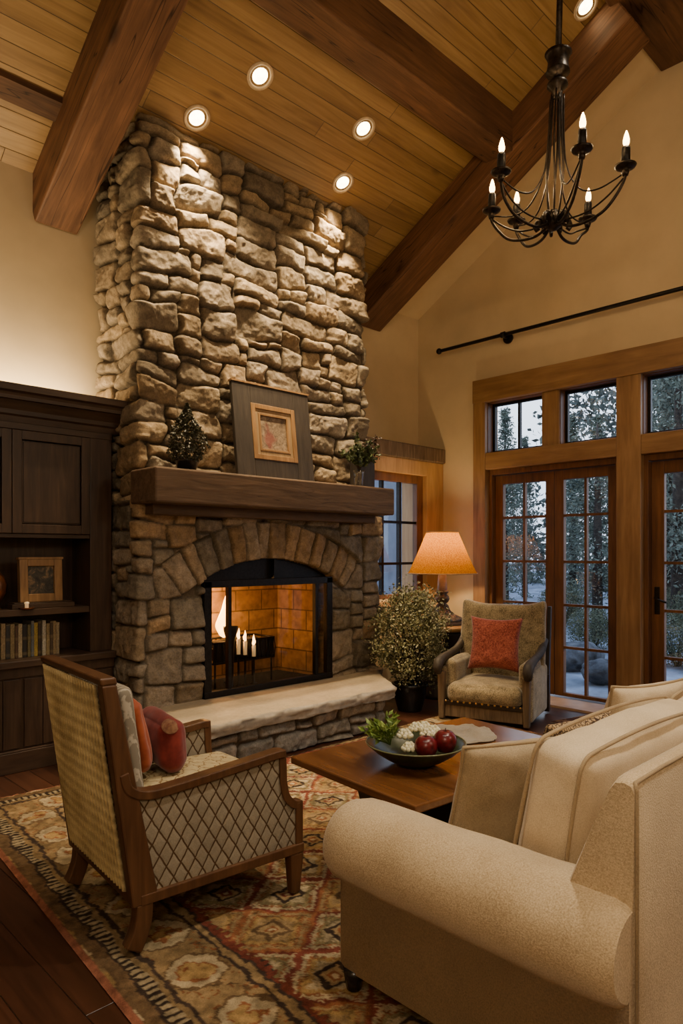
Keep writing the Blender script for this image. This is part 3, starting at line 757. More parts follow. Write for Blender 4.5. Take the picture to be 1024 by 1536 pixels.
# slab: swept rough edge + top
def slab():
    P = [(1.86, 4.02), (1.86, 3.355), (3.83, 3.355), (4.33, 4.02)]
    pts = np.array(P); seg = np.diff(pts, axis=0); ln = np.hypot(*seg.T); cum = np.r_[0, np.cumsum(ln)]
    nu = 330; u = np.linspace(0, cum[-1], nu); px = np.interp(u, cum, pts[:,0]); py = np.interp(u, cum, pts[:,1])
    k = np.clip(np.searchsorted(cum, u, 'right')-1, 0, 2); nx, ny = seg[k,1]/ln[k], -seg[k,0]/ln[k]
    ker = np.ones(9)/9; nx = np.convolve(np.pad(nx, 4, 'edge'), ker, 'valid'); ny = np.convolve(np.pad(ny, 4, 'edge'), ker, 'valid')
    cx, cy = 3.05, 4.0
    V = []; col = []
    rings = [(.0, .228, 0, 0), (0.0, .232, 1, 0), (0.004, .245, 1, 0), (.0, .260, 1, 0), (.006, .272, 1, 0), (.008, .288, 1, 0), (.0, .300, 1, 0), (-.012, .304, .4, 0)] + [(-.02, .304, 0, q) for q in (.05, .12, .25, .42, .6, .8, 1)]
    for (off, z, nz, f) in rings:
        e = nz*(.012*fbm(u*7, u*0+z*60, 1, 5, 3) + .006*fbm(u*26, u*0+z*90, 3, 9, 2))
        wob = .016*fbm(u*2.1, u*0, 0, 8, 2)
        X = px + nx*(e+wob+off); Y = py + ny*(e+wob+off)
        X = X + (np.clip(X, 1.95, 4.2)-X)*f; Y = Y + (4.02-Y)*f
        Z = z + (.003*fbm(X*3, Y*3, 0, 4, 3) if off < 0 else .006*fbm(u*9, u*0+z*30, 0, 6, 2))
        V.append(np.stack([X, Y, Z], 1))
        tone = 1 + .15*fbm(X*4, Y*4, z*10, 12, 3)
        b = np.array((.31, .245, .160)) if z > .30 else np.array((.27, .235, .19))*(1 if nz == 0 else .75+.5*(fbm(u*9, u*0+z*80, 2, 3, 2)[:, None]*.5+.5))
        col.append((b*tone[:, None]))
    V = np.concatenate(V); col = np.clip(np.concatenate(col), 0, 1); m = len(rings)
    idx = np.arange(nu*m).reshape(m, nu)
    F = np.stack([idx[:-1, :-1], idx[:-1, 1:], idx[1:, 1:], idx[1:, :-1]], -1).reshape(-1, 4)
    np_mesh('hearth_slab', V, F, M['slab'], fp, True, col)
slab()
# firebox interior
def brick_mat():
    m, nt, b, o = new_mat('firebrick')
    t = nt.nodes.new('ShaderNodeTexCoord'); s = nt.nodes.new('ShaderNodeSeparateXYZ'); L(nt, t.outputs['Object'], s.inputs[0])
    cb = nt.nodes.new('ShaderNodeCombineXYZ'); L(nt, math_(nt, 'ADD', s.outputs[0], s.outputs[1]), cb.inputs[0]); L(nt, s.outputs[2], cb.inputs[1])
    br = nt.nodes.new('ShaderNodeTexBrick'); L(nt, cb.outputs[0], br.inputs['Vector'])
    br.inputs['Color1'].default_value = (.40, .24, .10, 1); br.inputs['Color2'].default_value = (.27, .15, .06, 1); br.inputs['Mortar'].default_value = (.13, .075, .03, 1)
    br.inputs['Scale'].default_value = 1; br.inputs['Mortar Size'].default_value = .006; br.inputs['Brick Width'].default_value = .26; br.inputs['Row Height'].default_value = .165
    n = noise(nt, coords(nt), 14, 5); r = ramp(nt, n.outputs['Fac'], [(.3, (.5, .48, .45)), (.7, (1.1, 1.1, 1.1))])
    L(nt, mixc(nt, 1.0, br.outputs[0], r.outputs[0], 'MULTIPLY'), b.inputs['Base Color']); b.inputs['Roughness'].default_value = .9
    bump(nt, br.outputs['Fac'], -.4, .006, b); return m
M['brick'] = brick_mat()
mb = MB()
x0, x1, y0, y1, z0, z1 = 2.60, 3.69, 4.11, 4.54, .30, 1.27
mb.add([(x0,y0,z0),(x1+.04,y0,z0),(x1,y1,z0),(x0,y1,z0),(x0,y0,z1),(x1+.04,y0,z1),(x1,y1,z1),(x0,y1,z1)], [(3,2,6,7),(0,3,7,4),(2,1,5,6),(4,7,6,5)], False)
fb = mb.build('firebox_lining', M['brick'], fp)
mb = MB(); mb.box((x0, 4.0, .29), (x1+.05, y1, .306)); mb.build('ash_bed', plain('ash', (.022, .017, .013), .95, var=.6, nscale=60, bmp=1, bdist=.02), fp)
# metal screen frame
sy0, sy1 = 3.955, 4.0
scr = empty('fire_screen', (0,0,0)); scr.parent = fp
mb = MB()
mb.box((2.585, sy0, .310), (2.645, sy1, 1.10)); mb.box((3.715, sy0, .310), (3.775, sy1, 1.10)); mb.box((2.585, sy0, 1.055), (3.775, sy1, 1.105)); mb.box((2.585, sy0-.004, .306), (3.775, sy1, .350))
mb.build('screen_frame', M['iron'], scr, .004)
arcp = [(AX-.59, 1.10)] + [(AX+1.27*math.sin(R(q)), AZ+1.27*math.cos(R(q))+.01) for q in np.linspace(-27.5, 27.5, 24)] + [(AX+.59, 1.10)]
mb = MB(); mb.prism(arcp, 1, 4.03, 4.045); mb.box((3.21, 3.99, 1.10), (3.235, 4.03, 1.245)); mb.build('arch_panel', M['iron'], scr)
for xs_ in (2.785, 3.60): MB().box((xs_, sy0+.008, .35), (xs_+.026, sy1, 1.055)).build('door_stile', M['iron'], scr)
mb = MB(); mb.box((2.645, sy0+.02, .35), (3.715, sy0+.024, 1.055)); mb.build('glass_pane', M['fglass'], scr)

# ---- fire, candles and log basket (things inside the firebox)
FZ = .3085
lb = empty('log_basket', (3.10, 4.33, FZ), 0, 'black iron log basket with charred logs inside the firebox', 'log basket')
mb = MB()
for y in (-.13, .13):
    for z in (.18, .33): mb.tube([(-.28, y, z), (.28, y, z)], .008, 6)
    for k in range(15):
        x = -.28 + k*.04; mb.tube([(x, y, .18), (x+.012*(-1)**k, y, .25), (x, y, .33)], .005, 5)
for x in (-.28, .28):
    for z in (.18, .33): mb.tube([(x, -.13, z), (x, .13, z)], .008, 6)
mb.box((-.28, -.126, .18), (.28, -.122, .33)); mb.build('basket_frame', M['iron'], lb)
for sx in (-1, 1):
    for sy in (-1, 1): MB().tube([(sx*.26, sy*.12, 0), (sx*.26, sy*.12, .18)], .009, 6).build('leg', M['iron'], lb)
for k, (y, z) in enumerate(((-.055, .238), (.05, .24), (0, .285))):
    mb = MB(); mb.tube([(-.25+.02*k, y, z), (0, y+.012, z+.01), (.25-.02*k, y, z)], [.045, .052, .044], 12); lg = mb.build('log', M['bark'], lb)
# flame
def flame(h, w, seed, n=18, m=26):
    V = []; F = []
    for i in range(m+1):
        t = i/m; r = w*(math.sin(PI*min(1, t**.62*.97+.03)))**.9*(1-.35*t)
        ox = .25*w*float(vnoise(t*3, seed)); oy = .2*w*float(vnoise(t*3, seed+9.5))
        for j in range(n):
            q = 2*PI*j/n; k = 1+.25*float(vnoise(math.cos(q)*1.5+seed, math.sin(q)*1.5, t*4))
            V.append((ox+r*k*math.cos(q), oy+.7*r*k*math.sin(q), t*h))
    F = [(i*n+j, i*n+(j+1)%n, (i+1)*n+(j+1)%n, (i+1)*n+j) for i in range(m) for j in range(n)]
    return V, F
V, F = flame(.35, .062, 3)
fl = MB().add(V, F, True).build('fire_flame', M['flame'], None, loc=(3.01, 4.33, FZ+.347)); tag(fl, 'large bright flame rising from the logs in the firebox', 'flame')
for i, (x, y, h, zb) in enumerate(((2.785, 4.27, .17, 0), (3.005, 4.15, .20, 0), (3.065, 4.15, .18, 0), (3.145, 4.15, .15, 0))):
    cd = empty('tall_candle', (x, y, FZ), 0, ['leftmost candle on a black stick at the firebox side', 'candle just right of the black andiron post', 'third candle standing before the log basket', 'shortest and rightmost candle inside the firebox'][i], 'candle', 'candles in the firebox')
    hb = (.25, .24, .23, .21)[i]
    MB().lathe([(.0, 0), (.027, 0), (.027, .012), (.010, .02), (.008, hb-.02), (.020, hb-.01), (.020, hb), (0, hb)], n=14).build('candlestick', M['iron'], cd)
    MB().lathe([(0, hb), (.014, hb), (.014, hb+h*.55), (.004, hb+h*.55+.003), (0, hb+h*.55+.003)], n=12).build('wax', M['white_wax'], cd)
    V, F = flame(.085, .015, i+4, 10, 12); MB().add(V, F, True).build('flame', M['flame'], cd, loc=(0, 0, hb+h*.55))
an = empty('andiron', (2.885, 4.08, FZ), 0, 'black iron andiron post with flared top behind the fire screen', 'andiron')
MB().lathe([(0, 0), (.030, 0), (.026, .02), (.022, .05), (.024, .30), (.034, .37), (.050, .43), (.053, .46), (0, .465)], n=12).build('post', M['iron'], an)
mb = MB(); mb.tube([(-.05, -.0, .012), (.05, 0, .012)], .012, 8); mb.tube([(0, 0, .05), (0, .07, .05)], .012, 8); mb.build('foot', M['iron'], an)
# ------------------------------------------------------------------ built-in cabinet
cb = empty('wall_cabinet', (0,0,0), 0, 'dark brown built-in wall cabinet with open shelves left of the fireplace', 'cabinet')
cx0, cx1, cf, cbk = .12, 2.085, 4.28, 4.585
mb = MB()
for a, b in ((.12, .22), (.90, 1.0), (1.94, cx1)): mb.box((a, cf, .66), (b, cbk, 2.07))          # stiles / side walls
mb.box((cx0, 4.56, .66), (cx1, cbk, 2.07))
mb.build('carcass', M['cab'], cb, .004)
mb = MB(); mb.box((.22, cf+.012, .915), (1.94, 4.56, .955)); mb.box((.22, cf+.005, 1.385), (1.94, 4.56, 1.41)); mb.box((cx0, cf-.005, 2.03), (cx1, cf+.02, 2.075)); mb.build('shelf', M['cab_x'], cb, .003)
prof = [(cbk, 2.07), (cf-.01, 2.07), (cf-.015, 2.105), (cf-.03, 2.115), (cf-.032, 2.14), (cf-.05, 2.17), (cf-.075, 2.195), (cf-.10, 2.21), (cf-.105, 2.225), (cf-.125, 2.235), (cf-.125, 2.275), (cf-.10, 2.28), (cf-.10, 2.19), (cbk, 2.19)]
MB().prism(prof, 0, cx0-.03, 2.135).build('crown_moulding', M['cab_x'], cb)
def cdoor(x0, x1, z0, z1, y, st=.055):
    mb = MB(); mb.box((x0, y-.022, z0), (x0+st, y, z1)); mb.box((x1-st, y-.022, z0), (x1, y, z1)); mb.box((x0+st, y-.022, z0), (x1-st, y, z0+st)); mb.box((x0+st, y-.022, z1-st), (x1-st, y, z1))
    d = mb.build('door', M['cab'], cb, .003)
    mb = MB(); w = x1-x0-2*st
    mb.box((x0+st+.004, y-.006, z0+st+.004), (x1-st-.004, y-.001, z1-st-.004)); mb.box((x0+st+.012, y-.012, z0+st+.012), (x1-st-.012, y-.006, z1-st-.012)); mb.build('panel', M['cab'], d, .002)
for x0, x1 in ((.225, .558), (.562, .895), (1.005, 1.458), (1.462, 1.935)): cdoor(x0, x1, 1.412, 2.028, cf+.012)
mb = MB(); mb.box((cx0-.02, cf-.06, .615), (cx1+.005, cbk, .66)); mb.build('counter_ledge', M['cab_x'], cb, .006)
mb = MB(); mb.box((cx0, cf-.02, .0), (cx1, cbk, .615)); mb.box((cx0, cf-.035, .555), (cx1, cf-.02, .615)); mb.build('base', M['cab'], cb, .003)
mb = MB(); mb.box((cx0, cf-.05, .0), (cx1, cf-.02, .12)); mb.box((cx0, cf-.043, .12), (cx1, cf-.02, .13)); mb.build('plinth', M['cab_x'], cb, .004)
for x0, x1 in ((.14, .56), (.58, .98), (1.0, 1.5), (1.52, 2.07)):
    mb = MB(); y = cf-.022
    n = 5
    for k in range(n): mb.box((x0+(x1-x0)*k/n+.002, y-.010, .14), (x0+(x1-x0)*(k+1)/n-.002, y, .545))
    mb.build('base_door', M['cab'], cb, .002)

# books
BK = [('olive', (.16, .13, .05)), ('dark brown', (.05, .028, .016)), ('tan', (.34, .24, .12)), ('brown leather', (.11, .055, .025)), ('white', (.50, .46, .37)), ('yellow', (.48, .33, .05)), ('grey blue', (.13, .15, .17)), ('black', (.018, .016, .015)), ('mottled gold', (.30, .22, .10)), ('rust', (.19, .075, .03)), ('cream', (.45, .36, .22)), ('umber', (.08, .05, .03)), ('dull green', (.09, .10, .055)), ('sand', (.36, .28, .17)), ('charcoal', (.04, .038, .036)), ('ochre', (.27, .17, .05))]
def bmat(n, c):
    m, nt, b, o = new_mat('book_'+n.replace(' ', '_'))
    t = nt.nodes.new('ShaderNodeTexCoord'); s = nt.nodes.new('ShaderNodeSeparateXYZ'); L(nt, t.outputs['Object'], s.inputs[0])
    f = math_(nt, 'SINE', math_(nt, 'MULTIPLY', s.outputs[2], 68)); k = ramp(nt, f, [(.80, (0,0,0)), (.86, (1,1,1))])
    nn = noise(nt, coords(nt), 90, 3); r = ramp(nt, nn.outputs['Fac'], [(.35, tuple(x*.35 for x in c)), (.65, tuple(min(1, x*.75) for x in c))])
    L(nt, mixc(nt, math_(nt, 'MULTIPLY', k.outputs[0], .3), r.outputs[0], (.20, .15, .07)), b.inputs['Base Color']); b.inputs['Roughness'].default_value = .55; return m
pages = plain('book_pages', (.50, .42, .28), .9)
x = 1.765; ordn = ['first', 'second', 'third', 'fourth', 'fifth', 'sixth', 'seventh', 'eighth', 'ninth', 'tenth', 'eleventh', 'twelfth', 'thirteenth', 'fourteenth', 'fifteenth', 'sixteenth']
order = [13, 2, 11, 8, 4, 1, 5, 6, 0, 7, 10, 3, 8, 14, 2, 12]
for i in range(16):
    w = random.uniform(.019, .030); h = random.uniform(.195, .222); nm, c = BK[order[i]]; dd = .145
    mb = MB(); w2 = w-.001
    mb.box((-w2/2, 0, 0), (w2/2, .004, h)); mb.box((-w2/2, 0, 0), (-w2/2+.003, dd, h)); mb.box((w2/2-.003, 0, 0), (w2/2, dd, h))
    o = mb.build('book', bmat(nm + str(i), c), None, .0015, loc=(x-w/2, 4.325+random.uniform(0, .012), .6605))
    MB().box((-w2/2+.003, .005, .004), (w2/2-.003, dd-.005, h-.005)).build('page_block', pages, o)
    tag(o, '%s book, %s from the right end of the row on the low cabinet shelf' % (nm, ordn[i]), 'book', 'books on the low cabinet shelf'); x -= w

# framed picture box on plinth
pl = MB(); pl.box((1.475, 4.315, .9555), (1.855, 4.43, .985)); pl.box((1.49, 4.325, .985), (1.845, 4.425, .992))
o = pl.build('display_plinth', M['cab_x'], None, .004); tag(o, 'low dark wooden plinth under the small framed picture on the shelf', 'plinth')
def art_mat(name, cols, sc=9, seed=0):
    m, nt, b, o = new_mat(name); n = noise(nt, coords(nt, (1,1,1), (0,0,seed)), sc, 5, .65, 1.2)
    r = ramp(nt, n.outputs['Fac'], cols); L(nt, r.outputs[0], b.inputs['Base Color']); b.inputs['Roughness'].default_value = .5; return m
pf = empty('framed_picture', (1.665, 4.352, .9925), 0, 'small gilt brown framed dark picture standing on the cabinet shelf', 'picture')
pf.rotation_euler = (R(-3), 0, 0)
M['gilt'] = wood('gilt_frame_wood', (.13, .065, .022), (.34, .19, .075), 2, .4, 8, 4, .5, .1)
def frame(root, w, h, bw, th, mat, y0=0, nm='frame'):
    mb = MB()
    for (a, b) in (((-w/2, 0), (-w/2+bw, h)), ((w/2-bw, 0), (w/2, h)), ((-w/2+bw, 0), (w/2-bw, bw)), ((-w/2+bw, h-bw), (w/2-bw, h))): mb.box((a[0], y0, a[1]), (b[0], y0+th, b[1]))
    return mb.build(nm, mat, root, .004)
frame(pf, .26, .27, .05, .045, M['gilt']); 
mb = MB(); mb.box((-.09, .018, .045), (.09, .026, .225)); mb.build('picture', art_mat('dark_art', [(.35, (.012, .012, .012)), (.5, (.05, .045, .035)), (.6, (.20, .13, .07)), (.72, (.40, .33, .24))], 14), pf)
mb = MB(); mb.box((-.137, -.004, .262), (.137, .05, .276)); mb.build('cap', M['gilt'], pf, .003)
kd = empty('votive_dish', (1.553, 4.3, .9555), 0, 'tiny copper dish with a white candle stub before the framed picture', 'candle')
MB().lathe([(0, 0), (.035, .0), (.045, .008), (.043, .010), (.034, .004), (0, .004)], n=20).build('dish', M['copper'], kd)
MB().lathe([(0, .004), (.011, .004), (.011, .03), (.015, .035), (.012, .043), (0, .045)], n=14).build('candle', M['white_wax'], kd)
for ob in (kd,): ob.location.y = 4.297
cv = empty('copper_vase', (1.372, 4.39, .9555), 0, 'round copper vase cut by the photo edge on the cabinet shelf', 'vase')
MB().lathe([(0, 0), (.05, 0), (.053, .012), (.036, .022), (.062, .05), (.088, .10), (.093, .15), (.078, .20), (.046, .235), (.034, .26), (.045, .28), (.040, .28), (.03, .262)], n=28).build('body', M['copper'], cv)
MB().lathe([(.060, 0), (.066, .003), (.060, .010)], n=24).build('foot_ring', M['brass'], cv)

# ------------------------------------------------------------------ mantel objects
MZ = 1.8155
def cone_plant(loc, h, r, n, mat, rng, label):
    t = empty('topiary', loc, 0, label, 'plant')
    MB().lathe([(0, 0), (.055, 0), (.072, .055), (.078, .06), (.078, .07), (.066, .07), (.06, .055), (0, .05)], n=20).build('pot', M['black'], t)
    MB().tube([(0,0,.05), (0,0,h*.8)], .010, 6).build('stem', M['bark'], t)
    z = rng.uniform(0, 1, n); a = rng.uniform(0, 6.283, n)
    prof = np.interp(z, [0, .12, .35, .62, .8, 1], [.62, .85, 1, .66, .30, .04])*r
    s = rng.uniform(.55, 1.08, n)**.5; lump = 1+.22*np.sin(a*3+z*9)+rng.normal(0, .10, n)
    P = np.stack([prof*s*lump*np.cos(a), prof*s*lump*np.sin(a), .06+z*(h-.06)], 1)
    P[:, 1] = np.minimum(P[:, 1], .10); V, F = leaf_cloud(P, .022, rng, .55, .4); np_mesh('foliage', V, F, mat, t, False); return t
cone_plant((2.375, 3.835, MZ), .43, .112, 3400, M['leaf_topiary'], rng, 'small dark conical topiary in a black pot on the mantel')
pa = empty('framed_artwork', (3.125, 3.835, MZ+.003), 0, 'large dark framed abstract artwork leaning on the stones above the mantel', 'picture')
pa.rotation_euler = (R(-7), 0, 0)
M['dkframe'] = wood('dark_frame_wood', (.018, .014, .011), (.055, .042, .032), 2, .6, 9, 4, .3, .4)
M['tanframe'] = wood('tan_frame_wood', (.19, .12, .055), (.36, .24, .12), 2, .55, 9, 4, .3, .25)
PW, PH = .70, .67
frame(pa, PW, PH, .155, .03, M['dkframe'], 0); 
mb = MB(); mb.box((-PW/2-.004, -.006, PH), (PW/2+.004, .034, PH+.012)); mb.build('top_edge', M['gilt'], pa)
def frame2(w, h, bw, y0, th, zc, mat, nm):
    mb = MB(); z0, z1 = zc-h/2, zc+h/2
    for (a, b) in (((-w/2, z0), (-w/2+bw, z1)), ((w/2-bw, z0), (w/2, z1)), ((-w/2+bw, z0), (w/2-bw, z0+bw)), ((-w/2+bw, z1-bw), (w/2-bw, z1))): mb.box((a[0], y0, a[1]), (b[0], y0+th, b[1]))
    return mb.build(nm, mat, pa, .003)
frame2(.40, .40, .036, -.004, .02, .335, M['gilt'], 'inner_frame'); frame2(.33, .33, .03, .004, .02, .335, M['tanframe'], 'mat_border'); frame2(.275, .275, .018, .0, .018, .335, M['gilt'], 'inner_fillet')
def art2():
    m, nt, b, o = new_mat('abstract_art'); v = coords(nt); n = noise(nt, v, 22, 6, .7, 1.5)
    r = ramp(nt, n.outputs['Fac'], [(.32, (.055, .038, .025)), (.5, (.20, .135, .08)), (.7, (.36, .27, .17))])
    s = nt.nodes.new('ShaderNodeSeparateXYZ'); L(nt, v, s.inputs[0])
    n2 = noise(nt, v, 7, 3)
    d = math_(nt, 'ADD', math_(nt, 'ABSOLUTE', math_(nt, 'ADD', s.outputs[0], .055)), math_(nt, 'ABSOLUTE', math_(nt, 'SUBTRACT', s.outputs[2], .30)))
    d = math_(nt, 'ADD', d, math_(nt, 'MULTIPLY', math_(nt, 'SUBTRACT', n2.outputs['Fac'], .5), .22))
    k = ramp(nt, d, [(.05, (1,1,1)), (.09, (0,0,0))])
    L(nt, mixc(nt, math_(nt, 'MULTIPLY', k.outputs[0], .75), r.outputs[0], (.16, .025, .02)), b.inputs['Base Color']); b.inputs['Roughness'].default_value = .7; return m
mb = MB(); mb.box((-.125, .012, .21), (.125, .018, .46)); mb.build('picture', art2(), pa)
mb = MB(); mb.box((-.30, .022, .05), (.30, .03, .6)); mb.build('backing_board', M['dkframe'], pa)
ib = MB(); ib.box((3.955, 3.86, MZ), (4.165, 3.945, MZ+.27)); o = ib.build('wooden_block', M['dkframe'], None, .006); tag(o, 'dark upright wooden block at the right end of the mantel', 'block')
gv = empty('glass_vase', (3.90, 3.80, MZ), 0, 'small clear glass vase holding the greenery on the mantel', 'vase')
MB().lathe([(0, 0.001), (.030, 0), (.034, .01), (.040, .10), (.048, .125), (.045, .125), (.037, .10), (.031, .012), (0, .010)], n=24).build('glass', M['clear'], gv)
MB().lathe([(0, .012), (.030, .013), (.034, .06), (0, .06)], n=20).build('water', M['clear'], gv)
sp = empty('greenery_sprig', (3.90, 3.80, MZ+.127), 0, 'loose bunch of green leaves and curling dry fronds in the mantel vase', 'plant')
mb = MB(); PP = []; PR = []; DR = []; DG = []
for k in range(34):
    a = rng.uniform(-2.9, .3) if k % 2 else rng.uniform(0, 6.28); l = rng.uniform(.14, .34); lean = rng.uniform(.25, .95)
    red = k % 4 == 0
    if red: a = rng.uniform(-.5, .9); l = rng.uniform(.26, .40); lean = rng.uniform(.3, .8)
    pts = []
    for q in np.linspace(0, 1, 9):
        pts.append((math.cos(a)*lean*l*q*1.1, math.sin(a)*.5*lean*l*q*(1 if math.sin(a) < 0 else .45), l*(q - .55*lean*q*q)))
    mb.tube(pts, .0018, 4)
    for p in pts[3:]:
        for _ in range(5 if not red else 6):
            (PR if red else PP).append(np.array(p)+rng.normal(0, .010, 3))
mb.build('stems', M['leaf_red'], sp)
V, F = leaf_cloud(np.array(PP), .034, rng, .6, .3); np_mesh('leaves', V, F, M['leaf_fern'], sp, False)
V, F = leaf_cloud(np.array(PR), .024, rng, .6, .3); np_mesh('fronds', V, F, M['leaf_red'], sp, False)
gv.location.y = sp.location.y = 3.785

# ------------------------------------------------------------------ recessed lights
def dl(x, y, label, power, aim, ang=75, blend=.7):
    r = empty('recessed_light', (x, y, cz(y)), 0, label, 'ceiling light', 'recessed ceiling lights')
    sl = math.atan(.57) * (-1 if y > RY else 1)
    r.rotation_euler = (sl, 0, 0)
    MB().lathe([(.088, .004), (.09, -.006), (.082, -.010), (.070, -.008), (.062, .015), (.062, .03)], n=36).build('trim_ring', plain('light_ring', (.55, .42, .26), .4), r)
    MB().lathe([(.0, -.002), (.045, -.004), (.058, .004), (.058, .02)], n=30).build('lens', M['down'], r)
    if power:
        l = bpy.data.lights.new('spot', 'SPOT'); l.energy = power; l.color = (1, .75, .44); l.spot_size = R(ang); l.spot_blend = blend; l.shadow_soft_size = .04
        lo = bpy.data.objects.new('downlight_spot', l); C.objects.link(lo); lo.location = (x, y, cz(y)-.05)
        lo.rotation_euler = (Vector(aim)-Vector(lo.location)).to_track_quat('-Z', 'Y').to_euler()
def cpt(px, py):
    k = (px-512)/1034; d = (fwd.x+k*.7145, fwd.y-k*.6997); s = (828-py)/1034
    t = (3.76+.57*4.6-1.3)/(s+.57*d[1]); return d[0]*t, d[1]*t
for (px, py, lab, pw, aim, ang) in ((295, 177, 'recessed ceiling light nearest the top left corner of the stone chimney', 200, (2.55, 4.2, 1.8), 74),
        (514, 274, 'recessed ceiling light close above the right part of the stone chimney', 200, (3.75, 4.2, 1.8), 74),
        (390, 114, 'recessed ceiling light higher up the boards, above the picture', 270, (2.8, 4.1, .9), 64),
        (545, 193, 'recessed ceiling light beside the purlin above the right of the chimney', 270, (3.4, 4.1, .9), 64),
        (878, 10, 'recessed ceiling light above the chandelier beside the ridge beam', 30, (3.6, 2.2, 0), 60)):
    x, y = cpt(px, py); dl(x, y, lab, pw, aim, ang)

# ------------------------------------------------------------------ chandelier
ch = empty('chandelier', (3.632, 1.914, 5.10), 0, 'dark bronze six arm candle chandelier hanging from the ridge beam', 'chandelier')
ch.rotation_mode = 'AXIS_ANGLE'; ch.rotation_axis_angle = (R(1.6), .6997, .7145, 0)
MB().lathe([(0, 0), (.075, 0), (.07, -.02), (.03, -.04), (0, -.045)], n=24).build('canopy', M['bronze'], ch)
MB().tube([(0,0,-.03), (0,0,-1.0)], .017, 12).build('rod', M['bronze'], ch)
MB().lathe([(0, -.955), (.05, -.955), (.075, -.975), (.066, -.99), (.055, -1.02), (.062, -1.07), (.068, -1.085), (.03, -1.10), (.022, -1.12), (.055, -1.14), (.058, -1.16), (.03, -1.185), (.03, -1.22), (0, -1.225)], n=22).build('crown', M['bronze'], ch)
HB = -1.945
mb = MB()
for k in range(6):
    a = k*PI/3+.3; mb.tube(smooth3([(.025*math.cos(a), .025*math.sin(a), -1.18), (.045*math.cos(a), .045*math.sin(a), -1.5), (.050*math.cos(a+.2), .050*math.sin(a+.2), -1.70), (.026*math.cos(a+.3), .026*math.sin(a+.3), HB+.03)]), .0055, 6)
mb.build('stem_cage', M['bronze'], ch)
mb = MB(); mb.lathe([(0, HB-.035), (.02, HB-.03), (.045, HB-.01), (.05, HB+.02), (.03, HB+.05), (.024, HB+.08), (0, HB+.085)], n=16)
for k in range(10):
    a = k*PI/5; c, s = math.cos(a), math.sin(a); q = .095 if k % 2 else .075
    mb.tube([(.03*c, .03*s, HB-.01), (q*.7*c, q*.7*s, HB+.035), (q*c, q*s, HB+.03), (q*1.12*c, q*1.12*s, HB+.0), (q*c, q*s, HB-.018), (q*.8*c, q*.8*s, HB-.008)], [.012, .013, .012, .011, .010, .007], 8)
    mb.ell((q*.75*c, q*.75*s, HB+.045), (.016, .016, .013), 8, 6)
mb.build('hub', M['bronze'], ch)
fr2, rt2 = Vector((.6997, .7145, 0)), Vector((.7145, -.6997, 0))
ZC = -1.755
for i, (lat, dep, dz) in enumerate(((.02, -.39, 0), (.30, -.25, .0), (.30, .31, -.01), (-.12, .38, 0), (-.30, .26, .0), (-.34, -.16, 0))):
    e = rt2*lat + fr2*dep; rad = e.length; d = e.normalized()
    P = lambda r, z: (d.x*r, d.y*r, z)
    zc = ZC+dz
    arm = MB().tube(smooth3([P(.03, HB+.005), P(.10, HB-.035), P(.19, HB-.035), P(.28, HB-.005), P(.345, HB+.06), P(rad-.005, zc-.06), P(rad, zc-.015)]), .0085, 8).tube(smooth3([P(.035, HB+.03), P(.09, HB+.01), P(.20, HB+.02), P(.30, HB+.07), P(rad-.01, zc-.05)]), .0055, 6).tube(smooth3([P(.04, -1.22), P(.05, -1.5), P(.075, -1.66), P(.15, -1.79), P(.25, -1.82), P(rad-.02, zc-.03)]), .0045, 6).build('arm', M['bronze'], ch)
    c = P(rad, zc)
    MB().lathe([(0, -.045), (.014, -.04), (.020, -.02), (.014, -.008), (.030, -.004), (.050, .004), (.056, .014), (.050, .016), (.03, .008), (0, .008)], c, 20).build('drip_pan', M['bronze'], arm)
    MB().lathe([(0, .008), (.024, .008), (.022, .10), (.020, .112), (0, .113)], c, 14).build('candle_sleeve', M['iron'], arm)
    MB().lathe([(0, .112), (.009, .114), (.0165, .135), (.0165, .15), (.010, .178), (.003, .198), (0, .20)], c, 14).build('bulb', M['bulb'], arm)
    l = bpy.data.lights.new('candle_bulb', 'POINT'); l.energy = 3.2; l.color = (1, .66, .32); l.shadow_soft_size = .03
    lo = bpy.data.objects.new('chandelier_point', l); C.objects.link(lo); lo.parent = ch; lo.location = (c[0], c[1], c[2]+.23)
